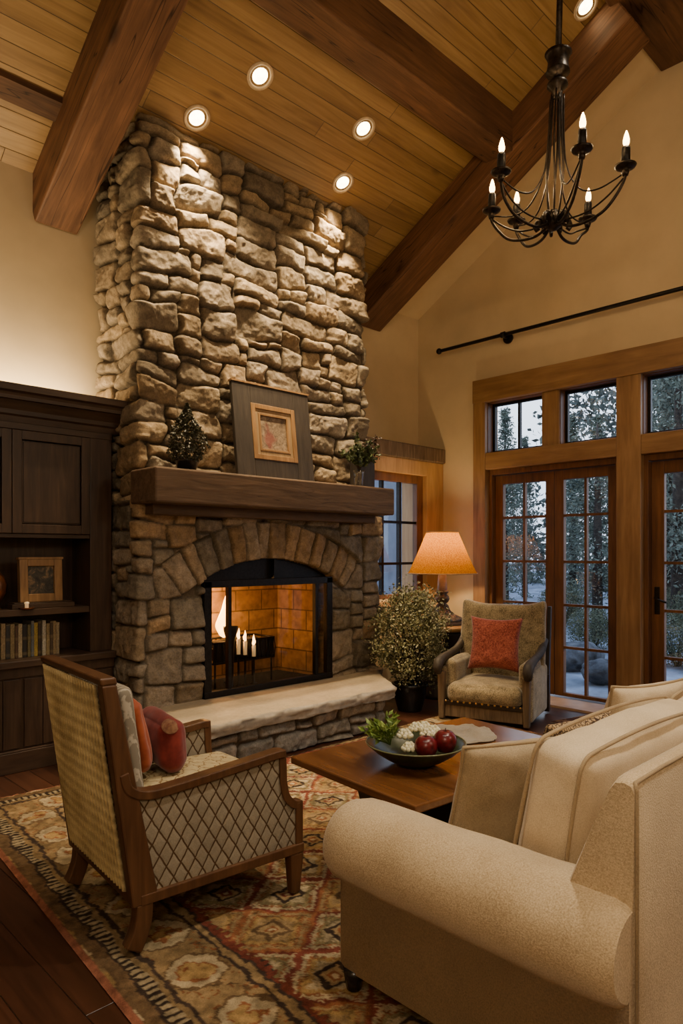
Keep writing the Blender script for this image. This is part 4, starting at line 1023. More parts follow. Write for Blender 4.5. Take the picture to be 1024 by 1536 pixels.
# ------------------------------------------------------------------ rugs
def rug_main():
    res = .0062; A0 = np.array((1.068, 3.86)); rot = R(-4.2)      # back-left corner
    ux = np.array((math.cos(rot), math.sin(rot))); vy = np.array((math.sin(rot), -math.cos(rot)))
    Wd, Ln = 3.46, 4.1
    nu, nv = int(Wd/res)+1, int(Ln/res)+1
    nv = min(nv, int(3.35/res))
    u = np.arange(nu)*res; v = np.arange(nv)*res
    U, V = np.meshgrid(u, v, indexing='ij')
    X = A0[0]+ux[0]*U+vy[0]*V; Y = A0[1]+ux[1]*U+vy[1]*V
    wu = U + .012*fbm(U*18, V*18, 0, 3, 3); wv = V + .012*fbm(U*18, V*18, 4, 7, 3)
    d = np.minimum(np.minimum(wu, Wd-wu), np.minimum(wv, 9))          # distance to edge
    d2 = np.minimum(U, Wd-U); d2 = np.minimum(d2, V)
    along = np.where(U < V, V, U)
    tan, gold, cream, red, dark, rust, olive, brown = [np.array(c) for c in ((.30,.20,.095), (.34,.215,.085), (.50,.39,.23), (.175,.048,.030), (.045,.030,.022), (.27,.105,.045), (.19,.145,.070), (.13,.080,.040))]
    n1 = fbm(U*7, V*7, 0, 11, 4)[..., None]; n2 = fbm(U*40, V*40, 0, 13, 3)[..., None]; n3 = fbm(U*22, V*22, 9, 19, 3)
    col = tan*(1+.0*n1)
    col = np.where((n1 > .18), cream*.85, col); col = np.where(n1 < -.28, gold*.9, col)
    # field lattice
    pu, pv = .37, .33
    fu = wu/pu; fv = wv/pv
    a = fu+fv; b = fu-fv
    ea = np.abs(a-np.round(a)); eb = np.abs(b-np.round(b)); edge = np.minimum(ea, eb)
    ci, cj = np.floor(a), np.floor(b)
    hsh = _h(ci, cj, ci*0, 5)
    ca, cbb = a-np.floor(a)-.5, b-np.floor(b)-.5
    du = (ca+cbb)/2*2; dv = (ca-cbb)/2*2
    r1 = np.maximum(np.abs(ca), np.abs(cbb))*2             # 0 centre .. 1 edge (diamond)
    zig = .05*np.sign(np.sin(U*330))*np.sign(np.sin(V*330))
    r1 = r1 + zig*.6
    base = np.where((hsh > .5)[..., None], cream*.80, tan*1.05)
    f = base*(1+.18*n1)
    f = np.where((r1 > .89)[..., None], np.where((hsh > .35)[..., None], red, rust), f)
    f = np.where(((r1 > .70) & (r1 <= .76))[..., None], rust*.9, f)
    f = np.where(((r1 > .54) & (r1 <= .70))[..., None], np.where((hsh > .6)[..., None], olive*1.2, gold), f)
    sq = np.maximum(np.abs(du), np.abs(dv)*1.0)            # square ring in the middle
    f = np.where((sq < .30)[..., None], np.where((hsh > .4)[..., None], dark, brown), f)
    f = np.where((sq < .20)[..., None], tan*1.15, f); f = np.where((sq < .12)[..., None], np.where((hsh > .7)[..., None], red, rust*.9), f); f = np.where((sq < .055)[..., None], cream*.9, f)
    ringn = (np.abs(n3) < .10)
    f = np.where((ringn & (r1 < .86) & (sq > .32))[..., None], f*.60, f)
    field = d > .415
    col = np.where(field[..., None], f, col)
    # main border: gold-brown ground with cream floral blobs
    bb = (d > .155) & (d <= .345)
    ph = along/.27; pc = ph-np.floor(ph)-.5; cd = (d-.25)/.095
    blob = (pc/.36)**2 + cd**2 + .35*n3
    g = tan*.82*(1+.25*n1)
    g = np.where((blob < .75)[..., None], cream*.78, g); g = np.where(((blob > .75) & (blob < .95))[..., None], brown, g)
    g = np.where((blob < .22)[..., None], rust*.9, g); g = np.where((blob < .10)[..., None], gold, g)
    vine = np.abs(cd - .75*np.sin(ph*2*PI+1.2)) + .25*np.abs(n3)
    g = np.where(((vine < .14) & (blob > .95))[..., None], brown*.9, g)
    g = np.where(((np.abs(n3-.25) < .05) & (blob > 1))[..., None], rust*.8, g)
    col = np.where(bb[..., None], g, col)
    # guard stripes
    def stripe(a0, a1, c): 
        nonlocal col
        col = np.where(((d > a0) & (d <= a1))[..., None], c, col)
    stripe(.345, .360, dark*1.2); stripe(.360, .385, tan*.9); stripe(.385, .397, dark*1.3); stripe(.397, .415, red*.9)
    stripe(.138, .155, dark*1.3); stripe(.120, .138, tan*.75)
    comb = (np.abs(np.mod(along/.030, 1)-.5) < .26)[..., None]
    comb2 = np.where(comb, cream*.62, dark*.8)
    stripe(.080, .120, comb2); stripe(.070, .080, dark); stripe(.022, .070, brown*1.1); col = np.where((d2 < .022)[..., None], np.array((.27, .105, .062)), col)
    red_run = (np.mod(along/.032, 1) < .55)[..., None]
    col = np.where(((d > .400) & (d <= .430))[..., None] & red_run, red, col)
    col = col*(1+.30*n2)*(1+.12*n1)*.92
    Z = .011 + .0028*fbm(U*75, V*75, 0, 23, 2) ; Z = np.where(d2 < .012, .004, Z)
    keep = ~((X > 1.84) & (Y > 3.345))
    idx = np.arange(nu*nv).reshape(nu, nv)
    F = np.stack([idx[:-1, :-1], idx[:-1, 1:], idx[1:, 1:], idx[1:, :-1]], -1).reshape(-1, 4)
    kf = (keep[:-1, :-1] & keep[1:, 1:] & keep[1:, :-1] & keep[:-1, 1:]).reshape(-1)
    M['rug'] = attr_mat('rug_pile', .97, 210, .42, .8, .006, .1, 30)
    o = np_mesh('area_rug', np.stack([X, Y, Z], -1).reshape(-1, 3), F[kf], M['rug'], None, True, np.clip(col, .004, 1).reshape(-1, 3))
    tag(o, 'large patterned wool rug with diamond medallions under the seating', 'rug')
rug_main()
dr = empty('door_rug', (5.06, 1.95, 0), R(-14), 'smaller orange brown rug with dark border before the glazed doors', 'rug')
def small_rug():
    nu, nv = 90, 140; u = np.linspace(-.46, .46, nu); v = np.linspace(-.72, .56, nv)
    U, V = np.meshgrid(u, v, indexing='ij'); d = np.minimum(.46-np.abs(U), np.minimum(V+.72, .56-V))
    n = fbm(U*30, V*30, 0, 3, 3)[..., None]
    col = np.where((d < .11)[..., None], np.where(n > .1, np.array((.20, .11, .06)), np.array((.07, .028, .018))), np.array((.42, .22, .09))*(1+.25*n))
    idx = np.arange(nu*nv).reshape(nu, nv); F = np.stack([idx[:-1, :-1], idx[1:, :-1], idx[1:, 1:], idx[:-1, 1:]], -1).reshape(-1, 4)
    np_mesh('pile', np.stack([U, V, .026+.002*n[..., 0]], -1).reshape(-1, 3), F, M['rug'], dr, True, col.reshape(-1, 3))
    MB().box((-.46, -.72, .0185), (.46, .56, .023)).build('backing', M['greymat'], dr)
small_rug()
G = .0168     # top of rug pile

# ------------------------------------------------------------------ left armchair
def lattice_mat(name, a, b, base, line, lw=.055, wav=.0, cu=0, cv=2, tone=.12):
    m, nt, bs, o = new_mat(name)
    t = nt.nodes.new('ShaderNodeTexCoord'); s = nt.nodes.new('ShaderNodeSeparateXYZ'); L(nt, t.outputs['Object'], s.inputs[0])
    nz = noise(nt, t.outputs['Object'], 22, 2)
    u = math_(nt, 'ADD', s.outputs[cu], math_(nt, 'MULTIPLY', math_(nt, 'SUBTRACT', nz.outputs['Fac'], .5), .012+wav)); v = s.outputs[cv]
    p = math_(nt, 'ADD', math_(nt, 'DIVIDE', u, a), math_(nt, 'DIVIDE', v, b)); q = math_(nt, 'SUBTRACT', math_(nt, 'DIVIDE', u, a), math_(nt, 'DIVIDE', v, b))
    def e(x):
        f = math_(nt, 'FRACT', x); return math_(nt, 'MINIMUM', f, math_(nt, 'SUBTRACT', 1.0, f))
    d = math_(nt, 'MINIMUM', e(p), e(q))
    k = ramp(nt, d, [(lw*.45, (1,1,1)), (lw, (0,0,0))])
    w = noise(nt, t.outputs['Object'], 260, 2); n2 = noise(nt, t.outputs['Object'], 8, 3)
    f = math_(nt, 'ADD', math_(nt, 'MULTIPLY', w.outputs['Fac'], .5), math_(nt, 'MULTIPLY', n2.outputs['Fac'], .5))
    r = ramp(nt, f, [(.35, tuple(c*(1-tone*2) for c in base)), (.65, tuple(c*(1+tone) for c in base))])
    L(nt, mixc(nt, k.outputs[0], r.outputs[0], line), bs.inputs['Base Color']); bs.inputs['Roughness'].default_value = .85; bs.inputs['Specular IOR Level'].default_value = .2
    dm = ramp(nt, d, [(0, (0,0,0)), (.25, (1,1,1))])
    bump(nt, dm.outputs[0], .28, .006, bs); return m
M['lattice'] = lattice_mat('lattice_fabric', .052, .083, (.255, .215, .155), (.065, .034, .014), .085)  # base darkened, shade on the chair side put into the colour
M['seat_fab'] = lattice_mat('vine_seat_fabric', .075, .095, (.50, .40, .22), (.23, .145, .060), .06, .09, 0, 1)
def cord_mat():
    m, nt, b, o = new_mat('corded_back')
    v = coords(nt); n = noise(nt, v, 160, 3); n2 = noise(nt, v, 5, 3)
    f = math_(nt, 'ADD', math_(nt, 'MULTIPLY', n.outputs['Fac'], .25), math_(nt, 'MULTIPLY', n2.outputs['Fac'], .75))
    r = ramp(nt, f, [(.35, (.32, .23, .095)), (.65, (.62, .49, .24))]); 
    a = nt.nodes.new('ShaderNodeVertexColor'); a.layer_name = 'Col'
    L(nt, mixc(nt, 1.0, r.outputs[0], a.outputs[0], 'MULTIPLY'), b.inputs['Base Color']); b.inputs['Roughness'].default_value = .9
    bump(nt, n.outputs['Fac'], .4, .003, b); return m
M['cord'] = cord_mat()
M['stripe'] = None
def ribbon(path, th, y0, y1, cap=True):
    mb = MB(); pts = [Vector((p[0], 0, p[1])) for p in path]; n = len(pts); vs = []
    for i, p in enumerate(pts):
        t = (pts[min(i+1, n-1)]-pts[max(i-1, 0)]).normalized(); nn = Vector((-t.z, 0, t.x))
        a, b = p+nn*th/2, p-nn*th/2
        vs += [(a.x, y0, a.z), (a.x, y1, a.z), (b.x, y1, b.z), (b.x, y0, b.z)]
    fs = [(i*4+j, i*4+(j+1)%4, (i+1)*4+(j+1)%4, (i+1)*4+j) for i in range(n-1) for j in range(4)] + [(3,2,1,0), tuple((n-1)*4+j for j in range(4))]
    mb.add(vs, fs, False); return mb
def spline(pts, n=8):
    out = []; P = [Vector((p[0], p[1], 0)) for p in pts]
    for i in range(len(P)-1):
        a, b, c, d = P[max(i-1, 0)], P[i], P[i+1], P[min(i+2, len(P)-1)]
        for k in range(n):
            t = k/n; q = .5*((2*b)+(c-a)*t+(2*a-5*b+4*c-d)*t*t+(3*b-a-3*c+d)*t**3); out.append((q.x, q.y))
    return out+[pts[-1]]
ac = empty('lattice_armchair', (1.408, 2.303, G), R(-5), 'wooden framed armchair with corded back and diamond lattice side', 'armchair')
HWD = .287
for s in (-1, 1):
    y0, y1 = (s*HWD-.024, s*HWD+.024)
    mb = MB(); mb.hexa([(-.345,y0,0),(-.295,y0,0),(-.295,y1,0),(-.345,y1,0),(-.325,y0,.15),(-.245,y0,.15),(-.245,y1,.15),(-.325,y1,.15)]) if False else None
    leg = ribbon(spline([(-.285, .155), (-.288, .10), (-.302, .052), (-.322, .014)], 5), .056, y0, y1); leg.build('leg', M['chair_wood'], ac, .005)
    mb = MB(); mb.hexa([(.295,y0+.006,0),(.332,y0+.006,0),(.332,y1-.006,0),(.295,y1-.006,0),(.285,y0,.15),(.345,y0,.15),(.345,y1,.15),(.285,y1,.15)]); mb.build('leg', M['chair_wood'], ac, .005)
    # back post, tapering upward
    mb = MB(); mb.hexa([(-.325,y0,.15),(-.235,y0,.15),(-.235,y1,.15),(-.325,y1,.15),(-.425,y0,.87),(-.378,y0,.87),(-.378,y1,.87),(-.425,y1,.87)]); mb.build('back_post', M['chair_wood'], ac, .006)
    path = spline([(-.355, .585), (-.335, .528), (-.27, .500), (-.15, .503), (.05, .520), (.235, .537)], 8)
    path += [(.258, .535)]
    ribbon(path, .030, s*HWD-.027, s*HWD+.027).build('arm_rail', M['chair_wood'], ac, .006)
    p2 = [(.250, .548), (.253, .48)] + spline([(.255, .43), (.268, .375), (.300, .338), (.340, .328)], 8)
    ribbon(p2, .030, s*HWD-.022, s*HWD+.022).build('arm_front', M['chair_wood'], ac, .005)
    ribbon([(.327, .342), (.327, .15)], .032, s*HWD-.0225, s*HWD+.0225).build('front_post', M['chair_wood'], ac, .005)
    poly = [(-.255, .17), (.318, .17), (.318, .325)] + list(reversed(spline([(.248, .43), (.258, .37), (.295, .325)], 6))) + [(.245, .525), (.05, .51), (-.15, .49), (-.27, .488), (-.305, .50)]
    mb = MB(); ya, yb = (s*HWD-.014, s*HWD+.014); mb.prism(poly, 1, ya, yb); mb.build('side_panel', M['lattice'], ac, .004)
mb = MB()
for s in (-1, 1): mb.box((-.30, s*HWD-.026, .15), (.345, s*HWD+.026, .185))
mb.box((-.322, -HWD, .150), (-.27, HWD, .192)); mb.box((.30, -HWD, .15), (.343, HWD, .185)); mb.build('seat_rail', M['chair_wood'], ac, .004)
mb = MB(); mb.hexa([(-.428,-HWD-.024,.868),(-.374,-HWD-.024,.868),(-.374,HWD+.024,.868),(-.428,HWD+.024,.868),(-.432,-HWD-.024,.893),(-.380,-HWD-.024,.893),(-.380,HWD+.024,.893),(-.432,HWD+.024,.893)]); mb.build('top_rail', M['chair_wood'], ac, .007, 3)
def back_panel():
    ncord = 21; per = 12; nu = ncord*per+1; nv = 170
    y = np.linspace(-HWD+.020, HWD-.020, nu); t = np.linspace(0, 1, nv); Yg, T = np.meshgrid(y, t, indexing='ij')
    ph = (Yg-y[0])/(y[-1]-y[0])*ncord
    ph = ph + .10*np.sin(T*105 + .8*vnoise(ph*.2, T*3, 0, 5)) + .03*fbm(Yg*12, T*30, 0, 3, 2)
    c = np.abs(np.sin(ph*PI))**1.0
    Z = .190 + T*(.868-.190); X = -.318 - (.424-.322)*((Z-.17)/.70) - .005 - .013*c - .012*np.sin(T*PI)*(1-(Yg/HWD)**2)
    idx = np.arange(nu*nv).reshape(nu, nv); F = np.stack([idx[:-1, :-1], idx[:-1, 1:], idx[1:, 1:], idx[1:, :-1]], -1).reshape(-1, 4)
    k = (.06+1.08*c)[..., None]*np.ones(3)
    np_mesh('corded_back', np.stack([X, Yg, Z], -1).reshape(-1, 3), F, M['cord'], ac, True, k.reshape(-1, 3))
back_panel()
V, F = soft_box((.29, .250, .062), .035, (0, .0, .028), .003, 7, 3); V += np.array((.015, 0, .362)); np_mesh('seat_cushion', V, F, M['seat_fab'], ac)
mb = MB(); mb.box((.29, -.262, .18), (.325, .262, .315)); mb.box((-.25, -.262, .185), (.29, .262, .296)); mb.build('front_panel', M['lattice'], ac, .006)
m, nt, b, o_ = new_mat('grey_striped_fabric'); t_ = nt.nodes.new('ShaderNodeTexCoord'); s_ = nt.nodes.new('ShaderNodeSeparateXYZ'); L(nt, t_.outputs['Object'], s_.inputs[0])
nn = noise(nt, t_.outputs['Object'], 25, 3)
wv = math_(nt, 'SINE', math_(nt, 'ADD', math_(nt, 'MULTIPLY', s_.outputs[1], 420), math_(nt, 'ADD', math_(nt, 'MULTIPLY', s_.outputs[2], 60), math_(nt, 'MULTIPLY', nn.outputs['Fac'], 12))))
rr_ = ramp(nt, wv, [(.2, (.20, .17, .125)), (.8, (.40, .35, .27))]); L(nt, rr_.outputs[0], b.inputs['Base Color']); b.inputs['Roughness'].default_value = .9
M['stripe'] = m
V, F = soft_box((.026, .255, .205), .025, (.012, 0, 0), .003, 6, 4)
ang = -.14; c_, s2 = math.cos(ang), math.sin(ang); V = np.stack([V[:,0]*c_+V[:,2]*s2, V[:,1], -V[:,0]*s2+V[:,2]*c_], 1) + np.array((-.302, 0, .640)); np_mesh('back_cushion', V, F, M['stripe'], ac)
def add_pillow(name, loc, rz, lean, w, h, t, mat, label, cat='pillow', piping=None, seed=1, roll=0, pinch=.1, nz=.012, parent=None):
    V, F, rim = pillow(w, h, t, 34, pinch, nz, seed)
    r = empty(name, loc, 0, label, cat)
    r.rotation_euler = (lean, roll, rz)
    o = np_mesh('cover', V, F, mat, r)
    if piping: MB().tube(rim, .0055, 8).build('piping', piping, r)
    return r
Mx = ac.matrix_basis if False else None
def loc_ac(x, y, z):
    c, s = math.cos(R(-5)), math.sin(R(-5)); return (1.408+x*c-y*s, 2.303+x*s+y*c, G+z)
V, F = soft_box((.034, .15, .135), .033, (.018, .015, .018), .007, 8, 9, 26); rp = empty('throw_pillow', loc_ac(-.188, .09, .620), R(-5), 'rust orange pillow against the back of the lattice armchair', 'pillow')
rp.rotation_euler = (0, R(-11), R(-6)); np_mesh('cover', V, F, M['rust'], rp)
V, F = soft_box((.050, .145, .100), .047, (.018, .0, .01), .006, 9, 8); tb = empty('bolster_pillow', loc_ac(-.046, .085, .562), R(-9), 'crimson silk bolster pillow with gathered end in the lattice armchair', 'pillow')
tb.rotation_euler = (0, R(-8), R(-9)); np_mesh('cover', V, F, M['crimson'], tb)
mb = MB(); mb.lathe([(0, .008), (.010, .007), (.022, .002), (.032, -.005)], n=18); o = mb.build('gathered_end', fabric('gold_embroidery', (.10, .03, .02), (.22, .12, .06), 70), tb); o.rotation_euler = (R(90), 0, 0); o.location = (-.005, -.128, .080); o.rotation_euler = (R(48), 0, 0)

# ------------------------------------------------------------------ coffee table with bowl
ct = empty('coffee_table', (2.43, 1.835, G), R(-5.3), 'square edged polished brown coffee table between sofa and fireplace', 'table')
mb = MB(); mb.box((-.56, -.375, .378), (.56, .375, .410)); mb.build('table_top', M['table'], ct, .007, 3)
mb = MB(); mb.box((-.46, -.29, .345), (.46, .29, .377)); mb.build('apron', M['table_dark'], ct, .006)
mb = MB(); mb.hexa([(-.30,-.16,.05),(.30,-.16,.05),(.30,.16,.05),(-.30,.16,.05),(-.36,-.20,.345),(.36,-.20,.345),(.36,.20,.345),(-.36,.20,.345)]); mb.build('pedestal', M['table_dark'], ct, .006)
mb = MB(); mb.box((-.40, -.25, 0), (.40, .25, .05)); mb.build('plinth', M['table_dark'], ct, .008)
TZ = G + .4105
BC = Vector((2.205, 1.815, TZ))
bw = empty('serving_bowl', BC, 0, 'wide shallow dark green bowl on the coffee table', 'bowl')
M['green_glaze'] = plain('green_glaze', (.030, .042, .018), .28, var=.3, nscale=15)
MB().lathe([(0, 0), (.075, 0), (.078, .008), (.12, .026), (.165, .055), (.204, .088), (.206, .091), (.202, .092), (.160, .062), (.115, .036), (.07, .022), (0, .020)], n=56).build('body', M['green_glaze'], bw)
mb = MB(); mb.tube([(.204*math.cos(q), .204*math.sin(q), .0915) for q in np.linspace(0, 2*PI, 60)], .003, 6, False); mb.build('rim', plain('rim_glaze', (.14, .15, .07), .3), bw)
def inb(lat, dep, z): p = BC + rt2*lat + fr2*dep; return (p.x, p.y, TZ+z)
M['apple'] = plain('dark_red_skin', (.13, .006, .010), .28, var=.35, nscale=40, bmp=.05)
for i, (lat, dep, z) in enumerate(((.036, -.050, .082), (.118, -.022, .098))):
    a = empty('red_apple', inb(lat, dep, z), 0, ['dark red apple at the middle of the green bowl', 'dark red apple at the right side of the green bowl'][i], 'apple', 'red apples in the bowl')
    MB().lathe([(0, -.040), (.012, -.043), (.030, -.038), (.045, -.012), (.0475, .006), (.042, .028), (.028, .042), (.012, .044), (.004, .036), (0, .033)], n=28).build('flesh', M['apple'], a)
    MB().tube([(0,0,.034), (.003, .002, .046), (.007, .003, .054)], .002, 6).build('stem', M['bark'], a)
def flower(loc, r, label, seed):
    f = empty('cream_rose', loc, 0, label, 'flower', 'cream flowers in the bowl')
    mb = MB(); rg2 = random.Random(seed); mb.ell((0,0,0), (r*.55, r*.55, r*.5), 12, 8)
    for ring, (n, rad, el) in enumerate(((5, .38, 1.1), (7, .62, .7), (9, .85, .3))):
        for k in range(n):
            a = 2*PI*k/n + ring*.5 + rg2.uniform(-.1, .1); c = (rad*r*math.cos(a), rad*r*math.sin(a), r*(.42-.30*ring*.9+.1))
            mb.ell(c, (r*.32, r*.32, r*.34), 10, 6)
    mb.build('petals', M['petal'], f)
    MB().lathe([(0, -r*.62), (r*.25, -r*.55), (r*.35, -r*.3), (0, -r*.2)], n=10).build('calyx', M['leaf_herb'], f)
FLB = ['cream rose at the back of the bowl nearest the apples', 'cream rose at the top of the flower cluster', 'rightmost cream rose in the bowl', 'cream rose left of the cluster beside the herbs', 'small cream rose at the rear rim', 'pale green cream rose low at the front of the bowl']
for i, (lat, dep, z, r) in enumerate(((.055, .045, .112, .030), (.010, .075, .128, .030), (.085, .085, .115, .028), (-.040, .050, .105, .032), (.050, .115, .125, .026), (-.030, -.035, .075, .030))):
    flower(inb(lat, dep, z), r, FLB[i], i)
hb = empty('herb_sprigs', inb(-.105, .0, .078), 0, 'bunch of fresh green leafy herbs at the left of the bowl', 'herbs')
PP = []; D = []; mb = MB()
for k in range(22):
    a = rng.uniform(0, 6.28); ln_ = rng.uniform(.06, .13); e = Vector((math.cos(a)*.6-.45*rt2.x, math.sin(a)*.6-.45*rt2.y, rng.uniform(.45, 1.1))).normalized()
    pts = [e*ln_*q + Vector((0, 0, -.02*q*q)) for q in (0, .35, .7, 1)]; mb.tube(pts, .0018, 5)
    for q in (.5, .7, .85, 1.0):
        for s in (-1, 1):
            dd = np.array(e)+rng.normal(0, .45, 3); PP.append(np.array(e*ln_*q)+dd*.014); D.append(dd)
mb.build('stems', M['leaf_herb'], hb); V, F = leaf_cloud(np.array(PP), .046, rng, .42, .2, np.array(D)); np_mesh('leaves', V, F, M['leaf_herb'], hb, False)
def napkin():
    n = 40; a = np.linspace(-1, 1, n); A, B = np.meshgrid(a, a, indexing='ij')
    k = 1 - .10*(np.abs(A)**4+np.abs(B)**4) + .05*fbm(A*1.5, B*1.5, 0, 3, 2)
    X = A*.20*k; Y = B*.17*k; Z = .004 + .020*np.clip(fbm(A*1.7, B*1.7, 0, 8, 3), -.15, 1)+.003
    idx = np.arange(n*n).reshape(n, n); F = np.stack([idx[:-1, :-1], idx[1:, :-1], idx[1:, 1:], idx[:-1, 1:]], -1).reshape(-1, 4)
    o = np_mesh('linen_napkin', np.stack([X, Y, Z], -1).reshape(-1, 3), F, M['greymat'])
    md = o.modifiers.new('s', 'SOLIDIFY'); md.thickness = .004; md.offset = 1
    o.location = (2.66, 1.965, TZ+.0005); o.rotation_euler = (0, 0, R(-28)); tag(o, 'crumpled grey linen cloth on the coffee table behind the bowl', 'cloth')
napkin()

# ------------------------------------------------------------------ sofa
sf = empty('rolled_arm_sofa', (0,0,0), 0, 'large cream woven sofa with rolled arms in the right foreground', 'sofa')
def circ(cx, cz_, r, a0, a1, n): return [(cx+r*math.cos(R(q)), cz_+r*math.sin(R(q))) for q in np.linspace(a0, a1, n)]
def arm(mir):
    cx, cz_, r = 1.455, .432, .115
    prof = [(1.428, .055), (1.428, .327)] + circ(cx, cz_, r, 250, 75, 22) + [(1.54, .533), (1.60, .508), (1.635, .465), (1.64, .40), (1.64, .055)]
    if mir: prof = [(4.93-p[0], p[1]) for p in reversed(prof)]
    mb = MB(); ys = [.606, .610, .620, .645] + list(np.linspace(.70, 1.40, 14)) + [1.438, 1.456, 1.462]; k = len(prof); vs = []
    ccx = sum(p[0] for p in prof)/k; ccz = .38
    for y in ys:
        e = min(y-.606, 1.462-y); ins = .018*(1-min(1, e/.03))**2
        for (x, z) in prof:
            wob = .004*float(fbm(x*5, y*5, z*5, 4, 2)) if z > .3 else 0
            dx, dz = x-ccx, z-ccz; l = math.hypot(dx, dz)
            vs.append((x-dx/l*ins+wob, y, max(.05, z-dz/l*ins+wob)))
    fs = [(i*k+j, (i+1)*k+j, (i+1)*k+(j+1)%k, i*k+(j+1)%k) for i in range(len(ys)-1) for j in range(k)]
    fs = [f if not mir else f for f in fs]
    mb.add(vs, fs, True); n = len(ys)-1
    mb.add([vs[j] for j in range(k)], [tuple(range(k))], False); mb.add([vs[n*k+j] for j in range(k)], [tuple(reversed(range(k)))], False)
    o = mb.build('arm', M['sofa'], sf)
    pp = MB()
    sx = 1.425 if not mir else 4.93-1.425
    pp.tube([(sx+(.002 if not mir else -.002), .62, .327), (sx+(.002 if not mir else -.002), 1.44, .327)], .004, 6)
    pp.build('piping', M['piping'], o)
arm(False); arm(True)
# back
prof = [(.600, .055), (.598, .40), (.600, .785), (.606, .800), (.622, .806), (.642, .802), (.654, .785), (.70, .68), (.775, .50), (.785, .44), (.785, .055)]
mb = MB(); xs = [1.448, 1.452, 1.465, 1.50] + list(np.linspace(1.6, 3.33, 12)) + [3.43, 3.465, 3.478, 3.482]; k = len(prof); vs = []
for x in xs:
    e = min(x-1.448, 3.482-x); ins = .012*(1-min(1, e/.03))**2
    for (y, z) in prof: dy, dz = y-.69, z-.45; l = math.hypot(dy, dz); vs.append((x, y-dy/l*ins, max(.05, z-dz/l*ins)))
fs = [(i*k+j, i*k+(j+1)%k, (i+1)*k+(j+1)%k, (i+1)*k+j) for i in range(len(xs)-1) for j in range(k)]
mb.add(vs, fs, True); n = len(xs)-1; mb.add(vs[:k], [tuple(reversed(range(k)))], False); mb.add(vs[n*k:], [tuple(range(k))], False)
sb = mb.build('backrest', M['sofa'], sf)
sb.data.set_sharp_from_angle(angle=R(45))
MB().tube([(1.452, .5985, .06), (1.452, .5985, .78), (1.456, .604, .797), (1.6, .604, .800), (3.47, .604, .800), (3.478, .5985, .06)], .0045, 8).build('piping', M['piping'], sb)
mb = MB(); mb.box((1.645, .79, .055), (3.285, 1.425, .225)); mb.build('seat_base', M['sofa'], sf, .01)
for x in (1.47, 3.46):
    for y in (.64, 1.425):
        mb = MB(); mb.lathe([(0, 0), (.022, 0), (.03, .04), (.032, .06), (0, .06)], (x if y < 1 else (1.447 if x < 2 else 3.483), y, 0), 12); mb.build('foot', M['black'], sf)
for x0, x1 in ((1.648, 2.462), (2.468, 3.282)):
    V, F = soft_box(((x1-x0)/2, .32, .047), .035, (0, 0, .012), .003, 5, 11); V += np.array(((x0+x1)/2, 1.118, .274)); np_mesh('seat_cushion', V, F, M['sofa_light'], sf)
def back_cushion(xc, hx, yc, zc, lean, rz, seed, hy=.075, hz=.185):
    V, F = soft_box((hx, hy, hz), .042, (.012, .035, .022), .0065, 6, seed, 26)
    z = V[:, 2]; w = np.clip((z/hz), -1, 1)
    V[:, 1] *= (1 - .10*w)                                  # slimmer at the top
    o = np_mesh('back_cushion', V, F, M['sofa_light'], sf); o.location = (xc, yc, zc); o.rotation_euler = (lean, 0, rz)
    for s in (-1, 1):
        r = .040; P = []
        for (cx, cz_, a0) in ((hx-r, hz-r, 0), (-hx+r, hz-r, 90), (-hx+r, -hz+r, 180), (hx-r, -hz+r, 270)):
            for q in np.linspace(a0, a0+90, 7): P.append((cx+r*1.02*math.cos(R(q)), cz_+r*1.02*math.sin(R(q))))
        P = [(p[0], p[1]) for p in P]
        pts = []
        for (x, zz) in P + P[:1]:
            kk = (1-(x/hx)**2)*.022*(abs(zz) > hz*.7)*np.sign(zz); k3 = (1-(zz/hz)**2)*.012*(abs(x) > hx*.8)*np.sign(x)
            pts.append((x+k3, s*(hy-.012)*(1-.10*zz/hz), zz+kk))
        # refine along the long edges
        fine = []
        for i in range(len(pts)-1):
            a, b2 = Vector(pts[i]), Vector(pts[i+1]); m2 = max(1, int((b2-a).length/.05))
            for q in range(m2):
                p = a.lerp(b2, q/m2); x, zz = p.x, p.z
                if m2 > 3 and abs(a.z-b2.z) < .05: p.z += (1-(x/hx)**2)*.024*np.sign(zz) - (1-(a.x/hx)**2)*.022*np.sign(zz)
                if m2 > 3 and abs(a.x-b2.x) < .05: p.x += (1-(zz/hz)**2)*.012*np.sign(x) - (1-(a.z/hz)**2)*.012*np.sign(x)
                fine.append(p)
        fine.append(Vector(pts[-1])); MB().tube(fine, .0055, 8).build('piping', M['piping'], o)
back_cushion(2.075, .418, .905, .563, R(10), R(-2), 15, .085, .210)
back_cushion(2.905, .385, .905, .557, R(10), R(1), 18, .080, .203)
def recenter(root, loc):
    root.location = loc
    for c in root.children: c.location = Vector(c.location)-Vector(loc)
recenter(sf, Vector((2.465, 1.03, 0))); sf.location.z = G
add_pillow('throw_pillow', (1.915, 1.175, .538), R(-24), R(19), .44, .385, .15, M['linen'], 'beige linen pillow with piping leaning at the near end of the sofa', piping=M['piping'], seed=3, pinch=.04)
def leo():
    m, nt, b, o = new_mat('spotted_fabric'); v = nt.nodes.new('ShaderNodeTexVoronoi'); v.inputs['Scale'].default_value = 75; v.feature = 'DISTANCE_TO_EDGE'; L(nt, coords(nt), v.inputs['Vector'])
    r = ramp(nt, v.outputs['Distance'], [(.07, (.045, .022, .012)), (.14, (.40, .28, .15))]); L(nt, r.outputs[0], b.inputs['Base Color']); b.inputs['Roughness'].default_value = .9; return m
add_pillow('throw_pillow', (2.33, 1.215, .545), R(-10), R(20), .36, .36, .10, leo(), 'brown and cream spotted pillow half hidden behind the beige pillow', seed=7)
